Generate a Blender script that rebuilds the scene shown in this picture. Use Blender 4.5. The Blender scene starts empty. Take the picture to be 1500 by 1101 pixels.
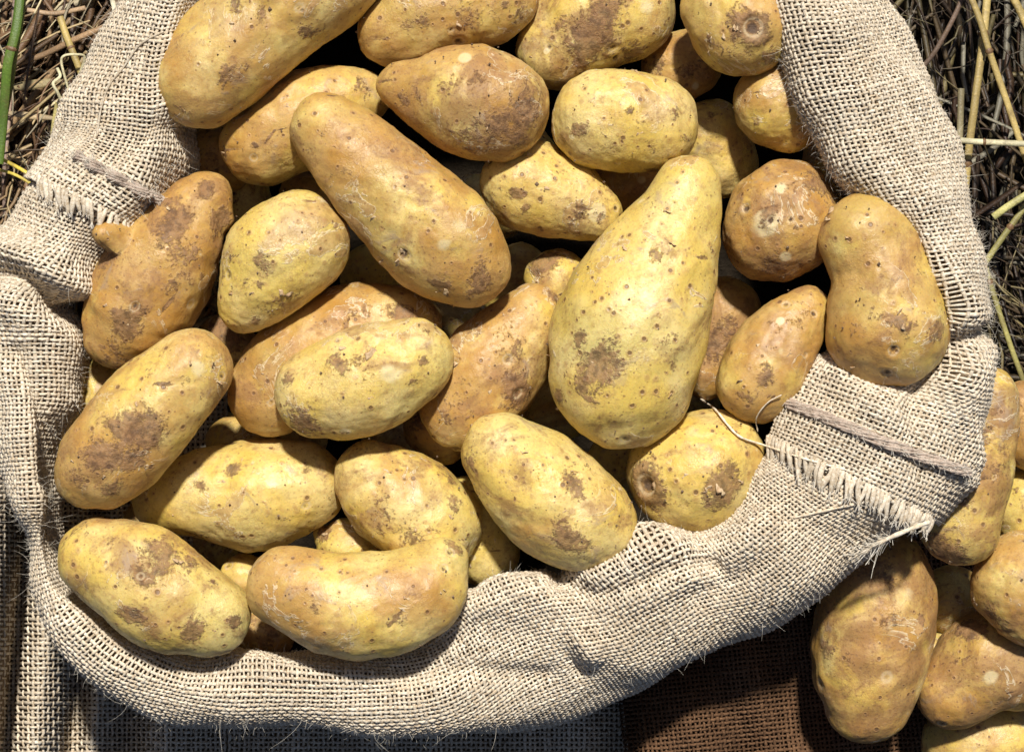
import bpy, math
import numpy as np
from mathutils import Vector

scene = bpy.context.scene
col = scene.collection
rng = np.random.default_rng(7)

# ---------------------------------------------------------------- camera
S = 0.00032          # metres per photo pixel on the plane z = 0
D = 0.92             # camera height above that plane
CX, CY = 750.0, 550.5
cam_d = bpy.data.cameras.new('camera')
cam = bpy.data.objects.new('camera', cam_d)
col.objects.link(cam)
cam.location = (0, 0, D)
cam_d.sensor_width = 36.0
cam_d.lens = 36.0 * D / (1500 * S)
cam_d.clip_start = 0.02
cam_d.clip_end = 50
scene.camera = cam

# ---------------------------------------------------------------- light
SUN_EL, SUN_AZ = 57.0, 4.0       # elevation; azimuth east of the photo's top edge (negative = left)
w = bpy.data.worlds.new('World')
scene.world = w
w.use_nodes = True
nt = w.node_tree
bg = nt.nodes['Background']
sky = nt.nodes.new('ShaderNodeTexSky')
sky.sky_type = 'NISHITA'
sky.sun_disc = False
sky.sun_elevation = math.radians(SUN_EL)
sky.sun_rotation = math.radians(SUN_AZ)
sky.dust_density = 1.5
sky.air_density = 0.5
nt.links.new(sky.outputs[0], bg.inputs[0])
bg.inputs[1].default_value = 0.06
sun_d = bpy.data.lights.new('sun', 'SUN')
sun_d.energy = 4.5
sun_d.angle = math.radians(3.6)
sun_d.color = (1.0, 0.955, 0.88)
sun = bpy.data.objects.new('sun', sun_d)
col.objects.link(sun)
az = math.radians(SUN_AZ)
el = math.radians(SUN_EL)
sdir = Vector((math.sin(az) * math.cos(el), math.cos(az) * math.cos(el), math.sin(el)))
sun.rotation_euler = sdir.to_track_quat('Z', 'Y').to_euler()
vs = scene.view_settings
vs.view_transform = 'Standard'
vs.look = 'None'
vs.exposure = 0.33
vs.gamma = 1.0

# ---------------------------------------------------------------- helpers
def P(px, py, z=0.0):
    """world point seen at photo pixel (px, py) at height z"""
    k = S * (D - z) / D
    return np.array([(px - CX) * k, -(py - CY) * k, z])

def Pa(px, py, z):
    px, py, z = np.broadcast_arrays(np.asarray(px, float), np.asarray(py, float), np.asarray(z, float))
    k = S * (D - z) / D
    return np.stack([(px - CX) * k, -(py - CY) * k, z], -1)

def toPix(v):
    k = S * (D - v[..., 2]) / D
    return v[..., 0] / k + CX, -v[..., 1] / k + CY

def unit(v):
    return v / np.maximum(np.linalg.norm(v, axis=-1, keepdims=True), 1e-12)

def mesh_np(name, V, F, mat=None, smooth=True, attrs=None):
    """V (n,3); F (m,3|4)"""
    me = bpy.data.meshes.new(name)
    V = np.ascontiguousarray(V, dtype=np.float32)
    F = np.ascontiguousarray(F, dtype=np.int32)
    m, k = F.shape
    me.vertices.add(len(V)); me.vertices.foreach_set('co', V.ravel())
    me.loops.add(m * k); me.loops.foreach_set('vertex_index', F.ravel())
    me.polygons.add(m)
    me.polygons.foreach_set('loop_start', np.arange(0, m * k, k, dtype=np.int32))
    me.polygons.foreach_set('loop_total', np.full(m, k, dtype=np.int32))
    me.polygons.foreach_set('use_smooth', np.full(m, smooth, dtype=bool))
    if attrs:
        for an, av in attrs.items():
            a = me.attributes.new(an, 'FLOAT_COLOR', 'POINT')
            c = np.ones((len(V), 4), dtype=np.float32)
            c[:, :av.shape[1]] = av
            a.data.foreach_set('color', c.ravel())
    me.update(calc_edges=True)
    if mat: me.materials.append(mat)
    return me

def put(name, me, parent=None, loc=None):
    o = bpy.data.objects.new(name, me)
    col.objects.link(o)
    if loc is not None: o.location = loc
    if parent is not None: o.parent = parent
    return o

def tag(o, label=None, cat=None, group=None, kind=None):
    if label: o['label'] = label
    if cat: o['category'] = cat
    if group: o['group'] = group
    if kind: o['kind'] = kind
    return o

def tubes(Pth, R, N=None, sides=5, flat=1.0, tint=None, caps=False):
    """batch of M tubes of K points. Pth (M,K,3), R (M,K), N (M,K,3) flat direction. -> V,F,(tint)"""
    M, K, _ = Pth.shape
    T = unit(np.gradient(Pth, axis=1))
    if N is None:
        N = np.broadcast_to(np.array([0.13, 0.21, 1.0]), Pth.shape)
    B = unit(np.cross(T, N))
    Nn = np.cross(B, T)
    a = np.arange(sides) * 2 * np.pi / sides + (0.3 if sides != 4 else 0.785)
    ca = np.cos(a)[None, None, :, None]; sa = np.sin(a)[None, None, :, None]
    V = Pth[:, :, None, :] + R[:, :, None, None] * (B[:, :, None, :] * ca + Nn[:, :, None, :] * sa * flat)
    V = V.reshape(-1, 3)
    idx = np.arange(M * K * sides).reshape(M, K, sides)
    a0 = idx[:, :-1, :]; a1 = np.roll(idx, -1, 2)[:, :-1, :]
    b0 = idx[:, 1:, :]; b1 = np.roll(idx, -1, 2)[:, 1:, :]
    F = np.stack([a0, a1, b1, b0], -1).reshape(-1, 4)
    if tint is not None:
        tt = np.repeat(tint, K * sides, axis=0) if tint.ndim == 2 else np.repeat(tint.reshape(-1, tint.shape[-1]), sides, axis=0)
        return V, F, tt
    return V, F

class Bag:
    def __init__(s): s.V = []; s.F = []; s.T = []; s.n = 0
    def add(s, V, F, T=None):
        s.V.append(V); s.F.append(F + s.n); s.n += len(V)
        if T is not None: s.T.append(T)
    def mesh(s, name, mat, smooth=True):
        at = {'tint': np.concatenate(s.T)} if s.T else None
        return mesh_np(name, np.concatenate(s.V), np.concatenate(s.F), mat, smooth, at)

def catmull(pts, n_per=16, closed=False):
    pts = np.asarray(pts, float)
    p = np.vstack([2 * pts[0] - pts[1], pts, 2 * pts[-1] - pts[-2]])
    out = []
    for i in range(1, len(p) - 2):
        t = np.linspace(0, 1, n_per, endpoint=False)[:, None]
        p0, p1, p2, p3 = p[i - 1], p[i], p[i + 1], p[i + 2]
        out.append(0.5 * (2 * p1 + (p2 - p0) * t + (2 * p0 - 5 * p1 + 4 * p2 - p3) * t ** 2 + (3 * p1 - p0 - 3 * p2 + p3) * t ** 3))
    out.append(pts[-1:])
    return np.vstack(out)

class Waves:
    """smooth pseudo-noise made of random sinusoids"""
    def __init__(s, seed, n=14, f=(1, 2), dim=3):
        r = np.random.default_rng(seed)
        d = unit(r.normal(size=(n, dim))) * r.uniform(f[0], f[1], (n, 1))
        s.d = d * 2 * np.pi; s.p = r.uniform(0, 6.28, n); s.n = n
    def __call__(s, X):
        return np.sin(X @ s.d.T + s.p).sum(-1) / math.sqrt(s.n / 2)

# ---------------------------------------------------------------- node helper
class NG:
    def __init__(s, name):
        s.m = bpy.data.materials.new(name); s.m.use_nodes = True
        s.t = s.m.node_tree; s.b = s.t.nodes['Principled BSDF']
    def n(s, typ, **kw):
        nd = s.t.nodes.new(typ)
        for k, v in kw.items(): setattr(nd, k, v)
        return nd
    def l(s, a, b): s.t.links.new(a, b)
    def val(s, sock, v):
        if hasattr(v, 'links') or hasattr(v, 'is_linked'): s.l(v, sock)
        else: sock.default_value = v
    def noise(s, vec, scale, detail=4, rough=0.5, dist=0.0):
        n = s.n('ShaderNodeTexNoise'); s.l(vec, n.inputs['Vector'])
        n.inputs['Scale'].default_value = scale; n.inputs['Detail'].default_value = detail
        n.inputs['Roughness'].default_value = rough; n.inputs['Distortion'].default_value = dist
        return n.outputs['Fac']
    def math(s, op, a, b=None, c=None, clamp=False):
        n = s.n('ShaderNodeMath', operation=op); n.use_clamp = clamp
        s.val(n.inputs[0], a)
        if b is not None: s.val(n.inputs[1], b)
        if c is not None: s.val(n.inputs[2], c)
        return n.outputs[0]
    def ss(s, v, lo, hi, a=0.0, b=1.0):
        n = s.n('ShaderNodeMapRange', interpolation_type='SMOOTHSTEP')
        s.val(n.inputs['Value'], v); s.val(n.inputs['From Min'], lo); s.val(n.inputs['From Max'], hi)
        n.inputs['To Min'].default_value = a; n.inputs['To Max'].default_value = b
        return n.outputs['Result']
    def mix(s, f, a, b, blend='MIX'):
        n = s.n('ShaderNodeMix', data_type='RGBA', blend_type=blend)
        s.val(n.inputs[0], f)
        for sock, v in ((n.inputs[6], a), (n.inputs[7], b)):
            if isinstance(v, tuple): sock.default_value = (*v, 1) if len(v) == 3 else v
            else: s.l(v, sock)
        return n.outputs[2]
    def bump(s, h, dist, strength=1.0, normal=None):
        n = s.n('ShaderNodeBump'); n.inputs['Strength'].default_value = strength
        n.inputs['Distance'].default_value = dist; s.l(h, n.inputs['Height'])
        if normal is not None: s.l(normal, n.inputs['Normal'])
        return n.outputs[0]

# ---------------------------------------------------------------- materials
def potato_material():
    g = NG('potato_skin')
    tc = g.n('ShaderNodeTexCoord'); oi = g.n('ShaderNodeObjectInfo')
    sep = g.n('ShaderNodeSeparateColor'); g.l(oi.outputs['Color'], sep.inputs[0])
    warm, dirt, seed = sep.outputs[0], sep.outputs[1], sep.outputs[2]
    frk = oi.outputs['Alpha']
    off = g.math('MULTIPLY', seed, 37.0)
    va = g.n('ShaderNodeVectorMath', operation='ADD')
    g.l(tc.outputs['Object'], va.inputs[0])
    cmb = g.n('ShaderNodeCombineXYZ'); g.l(off, cmb.inputs[0]); g.l(off, cmb.inputs[1]); g.l(off, cmb.inputs[2])
    g.l(cmb.outputs[0], va.inputs[1])
    v = va.outputs[0]
    at = g.n('ShaderNodeAttribute', attribute_name='marks')
    ms = g.n('ShaderNodeSeparateColor'); g.l(at.outputs['Color'], ms.inputs[0])
    scab, pale, eye = ms.outputs[0], ms.outputs[1], ms.outputs[2]
    # broad patches
    n1 = g.noise(v, 27, 4, 0.55, 0.4)
    n2 = g.noise(v, 70, 6, 0.6, 0.3)
    patch = g.math('ADD', g.math('MULTIPLY', n1, 0.65), g.math('MULTIPLY', n2, 0.35))
    lo = g.math('SUBTRACT', 0.62, g.math('MULTIPLY', warm, 0.36))
    hi = g.math('ADD', lo, 0.17)
    f_warm = g.ss(patch, lo, hi)
    yellow = g.mix(g.ss(g.noise(v, 38, 3), 0.35, 0.7), (0.64, 0.455, 0.10), (0.69, 0.54, 0.22))
    tan = g.mix(g.ss(g.noise(v, 55, 4), 0.3, 0.7), (0.44, 0.235, 0.052), (0.53, 0.34, 0.11))
    c = g.mix(f_warm, yellow, tan)
    # pale greenish cast here and there
    c = g.mix(g.math('MULTIPLY', g.ss(g.noise(v, 19, 2), 0.52, 0.72), 0.35), c, (0.54, 0.47, 0.12))
    f_g = g.math('MULTIPLY', g.ss(warm, 0.0, 0.16, 1.0, 0.0), g.ss(g.noise(v, 24, 3), 0.36, 0.62))
    c = g.mix(g.math('MULTIPLY', f_g, 0.20), c, (0.44, 0.44, 0.11))
    # russet mottling and dirt
    n3 = g.noise(v, 45, 9, 0.68, 0.6)
    dlo = g.math('SUBTRACT', 0.67, g.math('MULTIPLY', dirt, 0.27))
    f_d = g.ss(n3, dlo, g.math('ADD', dlo, 0.14))
    c = g.mix(g.math('MULTIPLY', f_d, 0.68), c, (0.27, 0.135, 0.048))
    # fine grain, denser on warm skin
    n4 = g.noise(v, 620, 3, 0.6)
    c = g.mix(g.math('MULTIPLY', g.ss(n4, 0.50, 0.68), g.math('ADD', 0.24, g.math('MULTIPLY', f_d, 0.5))), c, (0.20, 0.10, 0.038))
    n5 = g.noise(v, 260, 5, 0.6)
    c = g.mix(g.math('MULTIPLY', g.ss(n5, 0.52, 0.76), 0.5), c, (0.33, 0.17, 0.06))
    vn = g.n('ShaderNodeTexVoronoi', feature='DISTANCE_TO_EDGE'); g.l(v, vn.inputs['Vector']); vn.inputs['Scale'].default_value = 620
    net = g.math('MULTIPLY', g.ss(vn.outputs['Distance'], 0.0, 0.16, 1.0, 0.0), g.ss(g.noise(v, 34, 5, 0.6, 0.5), 0.46, 0.62))
    c = g.mix(g.math('MULTIPLY', net, 0.20), c, (0.27, 0.14, 0.055))
    n7 = g.noise(v, 160, 8, 0.75, 0.4)
    c = g.mix(g.math('MULTIPLY', g.ss(n7, 0.50, 0.66), 0.36), c, (0.36, 0.19, 0.07))
    # lilac-grey scurf
    n6 = g.noise(v, 52, 6, 0.6, 0.8)
    f_s = g.ss(n6, 0.60, 0.72)
    c = g.mix(g.math('MULTIPLY', f_s, 0.6), c, (0.33, 0.235, 0.165))
    # peeling skin: tan layer with a thin pale lifted edge
    n8 = g.noise(v, 30, 6, 0.62, 0.9)
    pm = g.ss(g.noise(v, 21, 2), 0.47, 0.56)
    f_l = g.math('MULTIPLY', g.ss(n8, 0.56, 0.575), pm)
    rim = g.math('MULTIPLY', g.math('MULTIPLY', g.ss(n8, 0.548, 0.558), g.ss(n8, 0.562, 0.572, 1.0, 0.0)), pm)
    c = g.mix(g.math('MULTIPLY', f_l, 0.55), c, g.mix(g.ss(n5, 0.4, 0.6), (0.46, 0.28, 0.125), (0.30, 0.165, 0.075)))
    c = g.mix(g.math('MULTIPLY', rim, 0.65), c, (0.72, 0.60, 0.40))
    # lenticels: two sizes
    def dots(scale, rad, keep):
        vo = g.n('ShaderNodeTexVoronoi'); g.l(v, vo.inputs['Vector']); vo.inputs['Scale'].default_value = scale
        cs = g.n('ShaderNodeSeparateColor'); g.l(vo.outputs['Color'], cs.inputs[0])
        on = g.math('GREATER_THAN', g.math('ADD', cs.outputs[0], g.math('MULTIPLY', g.math('SUBTRACT', g.noise(v, 33, 2), 0.5), 1.9)), g.math('SUBTRACT', keep, g.math('MULTIPLY', frk, 0.55)))
        r = g.math('ADD', rad * 0.55, g.math('MULTIPLY', cs.outputs[1], rad * 0.8))
        dd = g.math('DIVIDE', g.math('ADD', vo.outputs['Distance'], g.math('MULTIPLY', g.math('SUBTRACT', n5, 0.5), rad * 0.7)), r)
        core = g.math('MULTIPLY', g.ss(dd, 0.55, 1.0, 1.0, 0.0), on)
        ring = g.math('MULTIPLY', g.ss(dd, 1.0, 1.8, 1.0, 0.0), on)
        return core, ring
    c1, r1 = dots(165, 0.17, 0.62)
    c2, r2 = dots(360, 0.20, 0.60)
    c = g.mix(g.math('MULTIPLY', r1, 0.5), c, (0.40, 0.22, 0.085))
    c = g.mix(g.math('MULTIPLY', c1, 0.78), c, (0.14, 0.07, 0.03))
    c = g.mix(g.math('MULTIPLY', c2, 0.66), c, (0.24, 0.125, 0.05))
    # traced marks
    f_p = g.ss(g.math('ADD', pale, g.math('MULTIPLY', g.math('SUBTRACT', n2, 0.5), 0.9)), 0.35, 0.6)
    c = g.mix(g.math('MULTIPLY', f_p, 0.6), c, (0.72, 0.62, 0.36))
    sn = g.math('ADD', scab, g.math('MULTIPLY', g.math('SUBTRACT', g.noise(v, 110, 8, 0.7, 0.7), 0.5), 1.7))
    sn = g.math('ADD', sn, g.math('MULTIPLY', g.math('SUBTRACT', n4, 0.5), 0.7))
    sn = g.math('SUBTRACT', sn, g.ss(scab, 0.02, 0.25, 0.4, 0.0))
    f_b = g.ss(sn, 0.36, 0.62)
    scol = g.mix(g.ss(n5, 0.4, 0.62), (0.27, 0.145, 0.062), (0.105, 0.052, 0.024))
    c = g.mix(g.math('MULTIPLY', f_b, 0.84), c, scol)
    f_e = g.ss(g.math('ADD', eye, g.math('MULTIPLY', g.math('SUBTRACT', n5, 0.5), 0.8)), 0.26, 0.58)
    f_r = g.math('MULTIPLY', g.ss(eye, 0.04, 0.14), g.ss(eye, 0.16, 0.30, 1.0, 0.0))
    c = g.mix(g.math('MULTIPLY', f_r, 0.5), c, (0.60, 0.47, 0.28))
    c = g.mix(g.math('MULTIPLY', f_e, 0.85), c, (0.065, 0.036, 0.02))
    g.l(c, g.b.inputs['Base Color'])
    rg = g.math('ADD', 0.37, g.math('MULTIPLY', g.math('ADD', f_d, f_b), 0.2))
    rg = g.math('ADD', rg, g.math('MULTIPLY', g.ss(n7, 0.4, 0.6), 0.16))
    g.l(rg, g.b.inputs['Roughness'])
    g.b.inputs['Specular IOR Level'].default_value = 0.5
    g.b.inputs['Subsurface Weight'].default_value = 0.22
    g.b.inputs['Subsurface Radius'].default_value = (0.8, 0.46, 0.13)
    g.b.inputs['Subsurface Scale'].default_value = 0.004
    h = g.math('ADD', g.math('MULTIPLY', n2, 0.35), g.math('MULTIPLY', n5, 0.34))
    h = g.math('ADD', h, g.math('MULTIPLY', n4, 0.14))
    h = g.math('SUBTRACT', h, g.math('MULTIPLY', c1, 0.30))
    h = g.math('ADD', h, g.math('MULTIPLY', r1, 0.12))
    h = g.math('ADD', h, g.math('MULTIPLY', g.math('MULTIPLY', f_b, n4), 0.5))
    h = g.math('ADD', h, g.math('MULTIPLY', f_s, 0.10))
    h = g.math('ADD', h, g.math('MULTIPLY', n7, 0.30))
    h = g.math('ADD', h, g.math('MULTIPLY', f_l, 0.22))
    h = g.math('ADD', h, g.math('MULTIPLY', rim, 0.25))
    h = g.math('ADD', h, g.math('MULTIPLY', net, 0.06))
    g.l(g.bump(h, 0.0011, 0.8), g.b.inputs['Normal'])
    return g.m

def yarn_material(name, base, dark, light):
    g = NG(name)
    tc = g.n('ShaderNodeTexCoord'); v = tc.outputs['Object']
    at = g.n('ShaderNodeAttribute', attribute_name='tint')
    sp = g.n('ShaderNodeSeparateColor'); g.l(at.outputs['Color'], sp.inputs[0])
    n = g.noise(v, 420, 5, 0.7)
    c = g.mix(g.ss(n, 0.35, 0.65), dark, base)
    c = g.mix(g.math('MULTIPLY', g.ss(g.noise(v, 1400, 2, 0.6), 0.48, 0.7), 0.6), c, light)
    c = g.mix(g.math('MULTIPLY', g.ss(g.noise(v, 22, 3, 0.5), 0.42, 0.72), 0.30), c, dark)
    c = g.mix(g.math('MULTIPLY', g.ss(g.noise(v, 13, 7, 0.68, 0.5), 0.56, 0.76), 0.28), c, (0.34, 0.24, 0.14) if base[0] > 0.4 else dark)
    k = g.n('ShaderNodeCombineColor')
    for i in range(3): g.l(sp.outputs[0], k.inputs[i])
    c = g.mix(1.0, c, k.outputs[0], 'MULTIPLY')
    g.l(c, g.b.inputs['Base Color'])
    g.b.inputs['Roughness'].default_value = 0.85
    g.b.inputs['Specular IOR Level'].default_value = 0.2
    g.l(g.bump(g.noise(v, 2600, 2, 0.6), 0.0004, 0.8), g.b.inputs['Normal'])
    return g.m

def plain(name, c1, c2, scale, rough=0.8, bump=0.0004, sc2=None):
    g = NG(name)
    tc = g.n('ShaderNodeTexCoord'); v = tc.outputs['Object']
    n = g.noise(v, scale, 6, 0.65)
    g.l(g.mix(g.ss(n, 0.3, 0.7), c1, c2), g.b.inputs['Base Color'])
    g.b.inputs['Roughness'].default_value = rough
    g.l(g.bump(g.noise(v, sc2 or scale * 4, 4, 0.6), bump, 0.8), g.b.inputs['Normal'])
    return g.m

def tint_material(name, rough=0.55, streak=900.0, spec=0.4):
    g = NG(name)
    tc = g.n('ShaderNodeTexCoord'); v = tc.outputs['Object']
    at = g.n('ShaderNodeAttribute', attribute_name='tint')
    n = g.noise(v, 130, 5, 0.7)
    c = g.mix(g.math('MULTIPLY', g.ss(n, 0.45, 0.75), 0.6), at.outputs['Color'], (0.10, 0.06, 0.03))
    n2 = g.noise(v, streak, 3, 0.6)
    c = g.mix(g.math('MULTIPLY', g.ss(n2, 0.5, 0.75), 0.6), c, g.mix(1.0, c, (1.9, 1.8, 1.6), 'MULTIPLY'))
    g.l(c, g.b.inputs['Base Color'])
    g.b.inputs['Roughness'].default_value = rough
    g.b.inputs['Specular IOR Level'].default_value = spec
    g.l(g.bump(n2, 0.0004, 0.7), g.b.inputs['Normal'])
    return g.m

M_POT = potato_material()
M_YARN = yarn_material('jute_yarn', (0.79, 0.70, 0.55), (0.50, 0.39, 0.255), (0.90, 0.85, 0.75))
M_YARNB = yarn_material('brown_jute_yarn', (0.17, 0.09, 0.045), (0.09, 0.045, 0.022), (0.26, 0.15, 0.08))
M_LIN = plain('jute_underlayer_shaded', (0.15, 0.105, 0.065), (0.27, 0.20, 0.125), 500, 0.9, 0.001, 1300)  # same cloth as the yarn, colour darkened so the weave holes look shaded
M_LINB = plain('brown_underlayer_shaded', (0.022, 0.012, 0.008), (0.05, 0.026, 0.015), 500, 0.9, 0.001, 1300)  # shade behind the brown weave put into the colour likewise
M_FUZZ = plain('jute_fibre', (0.70, 0.62, 0.48), (0.85, 0.80, 0.70), 300, 0.7)
M_TWINE = yarn_material('pink_grey_twine', (0.52, 0.42, 0.34), (0.33, 0.25, 0.19), (0.66, 0.57, 0.48))
M_STRAW = tint_material('straw', 0.5)
M_GROUND = plain('dark_earth', (0.012, 0.009, 0.006), (0.03, 0.022, 0.014), 60, 0.95, 0.004)
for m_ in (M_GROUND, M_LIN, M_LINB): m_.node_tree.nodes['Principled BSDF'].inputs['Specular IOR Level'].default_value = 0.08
M_SOIL = plain('dry_soil', (0.10, 0.06, 0.035), (0.26, 0.18, 0.11), 700, 0.95)
M_FLAKE = plain('peeling_skin', (0.42, 0.26, 0.13), (0.62, 0.47, 0.28), 260, 0.5)

# ---------------------------------------------------------------- ground
gv = np.array([[-6, -6, -0.30], [6, -6, -0.30], [6, 6, -0.30], [-6, 6, -0.30]])
ground = put('ground', mesh_np('ground', gv, np.array([[0, 1, 2, 3]]), M_GROUND, False))
tag(ground, kind='structure')

# ---------------------------------------------------------------- weave
PITCH = 6.7 * S
def weave(G, bag, rad=0.355, amp=0.24, flat=0.8, sides=4, seed=0, jit=0.055, ends=0.0):
    """G (2a+1, 2b+1, 3): surface sampled at half the yarn pitch. Adds both yarn systems to bag."""
    r = np.random.default_rng(seed)
    Tu = np.gradient(G, axis=0); Tv = np.gradient(G, axis=1)
    N = unit(np.cross(Tu, Tv))
    if N[..., 2].mean() < 0: N = -N
    nu, nv, _ = G.shape
    du = np.linalg.norm(Tu, axis=-1) * 2; dv = np.linalg.norm(Tv, axis=-1) * 2
    iu = np.arange(nu); iv = np.arange(nv)
    def slub(m, k):
        a = r.normal(size=(m, k + 8)); ker = np.array([1, 2, 3, 2, 1]) / 9.0
        a = np.apply_along_axis(lambda q: np.convolve(q, ker, 'same'), 1, a)[:, 4:4 + k]
        return a
    # yarns running along u, one at each even v index
    J = np.arange(0, nv, 2)
    Pn = G[:, J].transpose(1, 0, 2).copy(); Nn = N[:, J].transpose(1, 0, 2); Sv = unit(Tv[:, J].transpose(1, 0, 2)); wv = np.minimum(dv[:, J].T, PITCH * 1.15)
    hgt = np.where((iu[None, :] % 2) == 0, np.where(((iu[None, :] // 2 + (J[:, None] // 2)) % 2) == 0, 1.0, -1.0), 0.0)
    q = slub(len(J), nu)
    Pn += Nn * (hgt * amp * PITCH)[..., None] + Sv * (slub(len(J), nu) * jit * 2.0 * wv)[..., None]
    base = r.normal(1, 0.10, (len(J), 1))
    R = rad * wv * np.clip(base * (1 + 0.30 * q), 0.6, 1.5)
    tint = np.repeat(np.clip(r.normal(0.96, 0.07, (len(J), 1)), 0.7, 1.1), nu, 1) * np.clip(1 + 0.10 * slub(len(J), nu), 0.7, 1.15)
    bag.add(*tubes(Pn, R, Nn, sides, flat, np.repeat(tint[..., None], 3, 2)))
    # yarns running along v
    I = np.arange(0, nu, 2)
    Pn = G[I].copy(); Nn = N[I]; Su = unit(Tu[I]); wu = np.minimum(du[I], PITCH * 1.25)
    hgt = np.where((iv[None, :] % 2) == 0, np.where(((iv[None, :] // 2 + (I[:, None] // 2)) % 2) == 0, -1.0, 1.0), 0.0)
    q = slub(len(I), nv)
    Pn += Nn * (hgt * amp * PITCH)[..., None] + Su * (slub(len(I), nv) * jit * 2.0 * wu)[..., None]
    base = r.normal(1, 0.12, (len(I), 1))
    R = rad * wu * np.clip(base * (1 + 0.30 * q), 0.6, 1.5)
    tint = np.repeat(np.clip(r.normal(1.0, 0.07, (len(I), 1)), 0.7, 1.15), nv, 1) * np.clip(1 + 0.10 * slub(len(I), nv), 0.7, 1.15)
    bag.add(*tubes(Pn, R, Nn, sides, flat, np.repeat(tint[..., None], 3, 2)))
    return N

def sheet(G, off, bag):
    Tu = np.gradient(G, axis=0); Tv = np.gradient(G, axis=1)
    N = unit(np.cross(Tu, Tv))
    if N[..., 2].mean() < 0: N = -N
    off3 = np.where(N[..., 2:3] > 0.1, N * off, np.array([0, 0, off * 1.6]))
    V = G + off3
    a, b, _ = V.shape
    idx = np.arange(a * b).reshape(a, b)
    F = np.stack([idx[:-1, :-1], idx[1:, :-1], idx[1:, 1:], idx[:-1, 1:]], -1).reshape(-1, 4)
    bag.add(V.reshape(-1, 3), F)

# rows: inner x,y,z(mm)  outer x,y,z(mm)  crest z(mm), crest fraction
ROWS = [
 (345,-110,-22, 250,-110,-30, 6,.45),
 (302,   0,-22, 183,   0,-30, 6,.45),
 (290, 100,-24, 128, 100,-30, 6,.42),
 (288, 190,-30,  98, 190,-30, 4,.38),
 (240, 296,-28,  84, 222,-28, 4,.42),   # 4 left twine
 (212, 335,-24,  40, 268,-26, 4,.45),   # 5 left fringe
 (150, 410,-24, -22, 372,-22, 4,.5),
 (128, 455,-22, -60, 440,-26, 4,.5),
 (116, 520,-22, -55, 520,-26, 4,.5),
 (102, 590,-22, -18, 590,-26, 4,.5),
 ( 90, 650,-22,   0, 655,-26, 2,.5),
 ( 82, 720,-20,  18, 716,-26, 0,.5),
 ( 82, 790,-18,  35, 790,-26,-2,.5),
 ( 98, 852,-18,  58, 870,-28,-4,.5),
 (142, 905,-20,  95, 937,-28,-4,.5),
 (205, 950,-22, 160, 997,-30,-4,.5),
 (290, 972,-22, 250,1040,-32,-4,.5),
 (400, 950,-24, 390,1055,-36,-4,.55),
 (520, 945,-24, 530,1065,-38,-3,.55),
 (612, 925,-18, 665,1068,-38, 0,.52),
 (690, 868,  0, 800,1062,-36, 6,.42),
 (760, 846,  2, 890,1035,-32, 8,.40),
 (836, 842, -2, 955,1005,-30, 7,.42),
 (890, 812,  2,1010, 976,-28, 9,.42),
 (945, 788,  4,1072, 942,-26, 11,.42),
 (1008,786, -2,1130, 906,-26, 10,.42),
 (1062,758,  2,1192, 866,-24, 12,.45),
 (1098,694,  2,1270, 822,-24, 13,.5),
 (1118,645, -2,1388, 764,-26, 12,.55),  # 28 right fringe
 (1138,596, -6,1424, 694,-26, 12,.6),   # 29 right twine
 (1175,540,-14,1445, 620,-26, 10,.64),
 (1250,500,-16,1452, 560,-26, 8,.72),
 (1335,485,-14,1453, 508,-26, 8,.62),
 (1386,446, -6,1446, 462,-24, 12,.5),
 (1348,382,  6,1431, 395,-22, 16,.45),
 (1284,302,  8,1416, 300,-22, 18,.45),
 (1228,238,  8,1394, 222,-22, 18,.45),
 (1190,160,  6,1366, 135,-22, 18,.45),
 (1160, 80,  4,1338,  60,-22, 18,.45),
 (1138,  0,  4,1306,   0,-22, 16,.45),
 (1110,-110, 4,1262,-110,-22, 14,.45),
]
RO = np.array(ROWS, float)
RO[28:41, 3] -= 17; RO[29:34, 3] -= 15; RO[0:6, 3] += 10
RO[:, 6] = RO[:, 6] + np.where(RO[:, 0] > 1100, 9, 7) * (RO[:, 1] < 760)
RO[:, [2, 5, 6]] /= 1000.0
NP = 24
RC = catmull(RO, NP)                       # row parameter k*NP
RK = np.arange(len(RC)) / NP
# crests
cx = RC[:, 0] + (RC[:, 3] - RC[:, 0]) * RC[:, 7]; cy = RC[:, 1] + (RC[:, 4] - RC[:, 1]) * RC[:, 7]
CR = Pa(cx, cy, RC[:, 6])
arc = np.concatenate([[0], np.cumsum(np.linalg.norm(np.diff(CR, axis=0), axis=1))])

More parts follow.
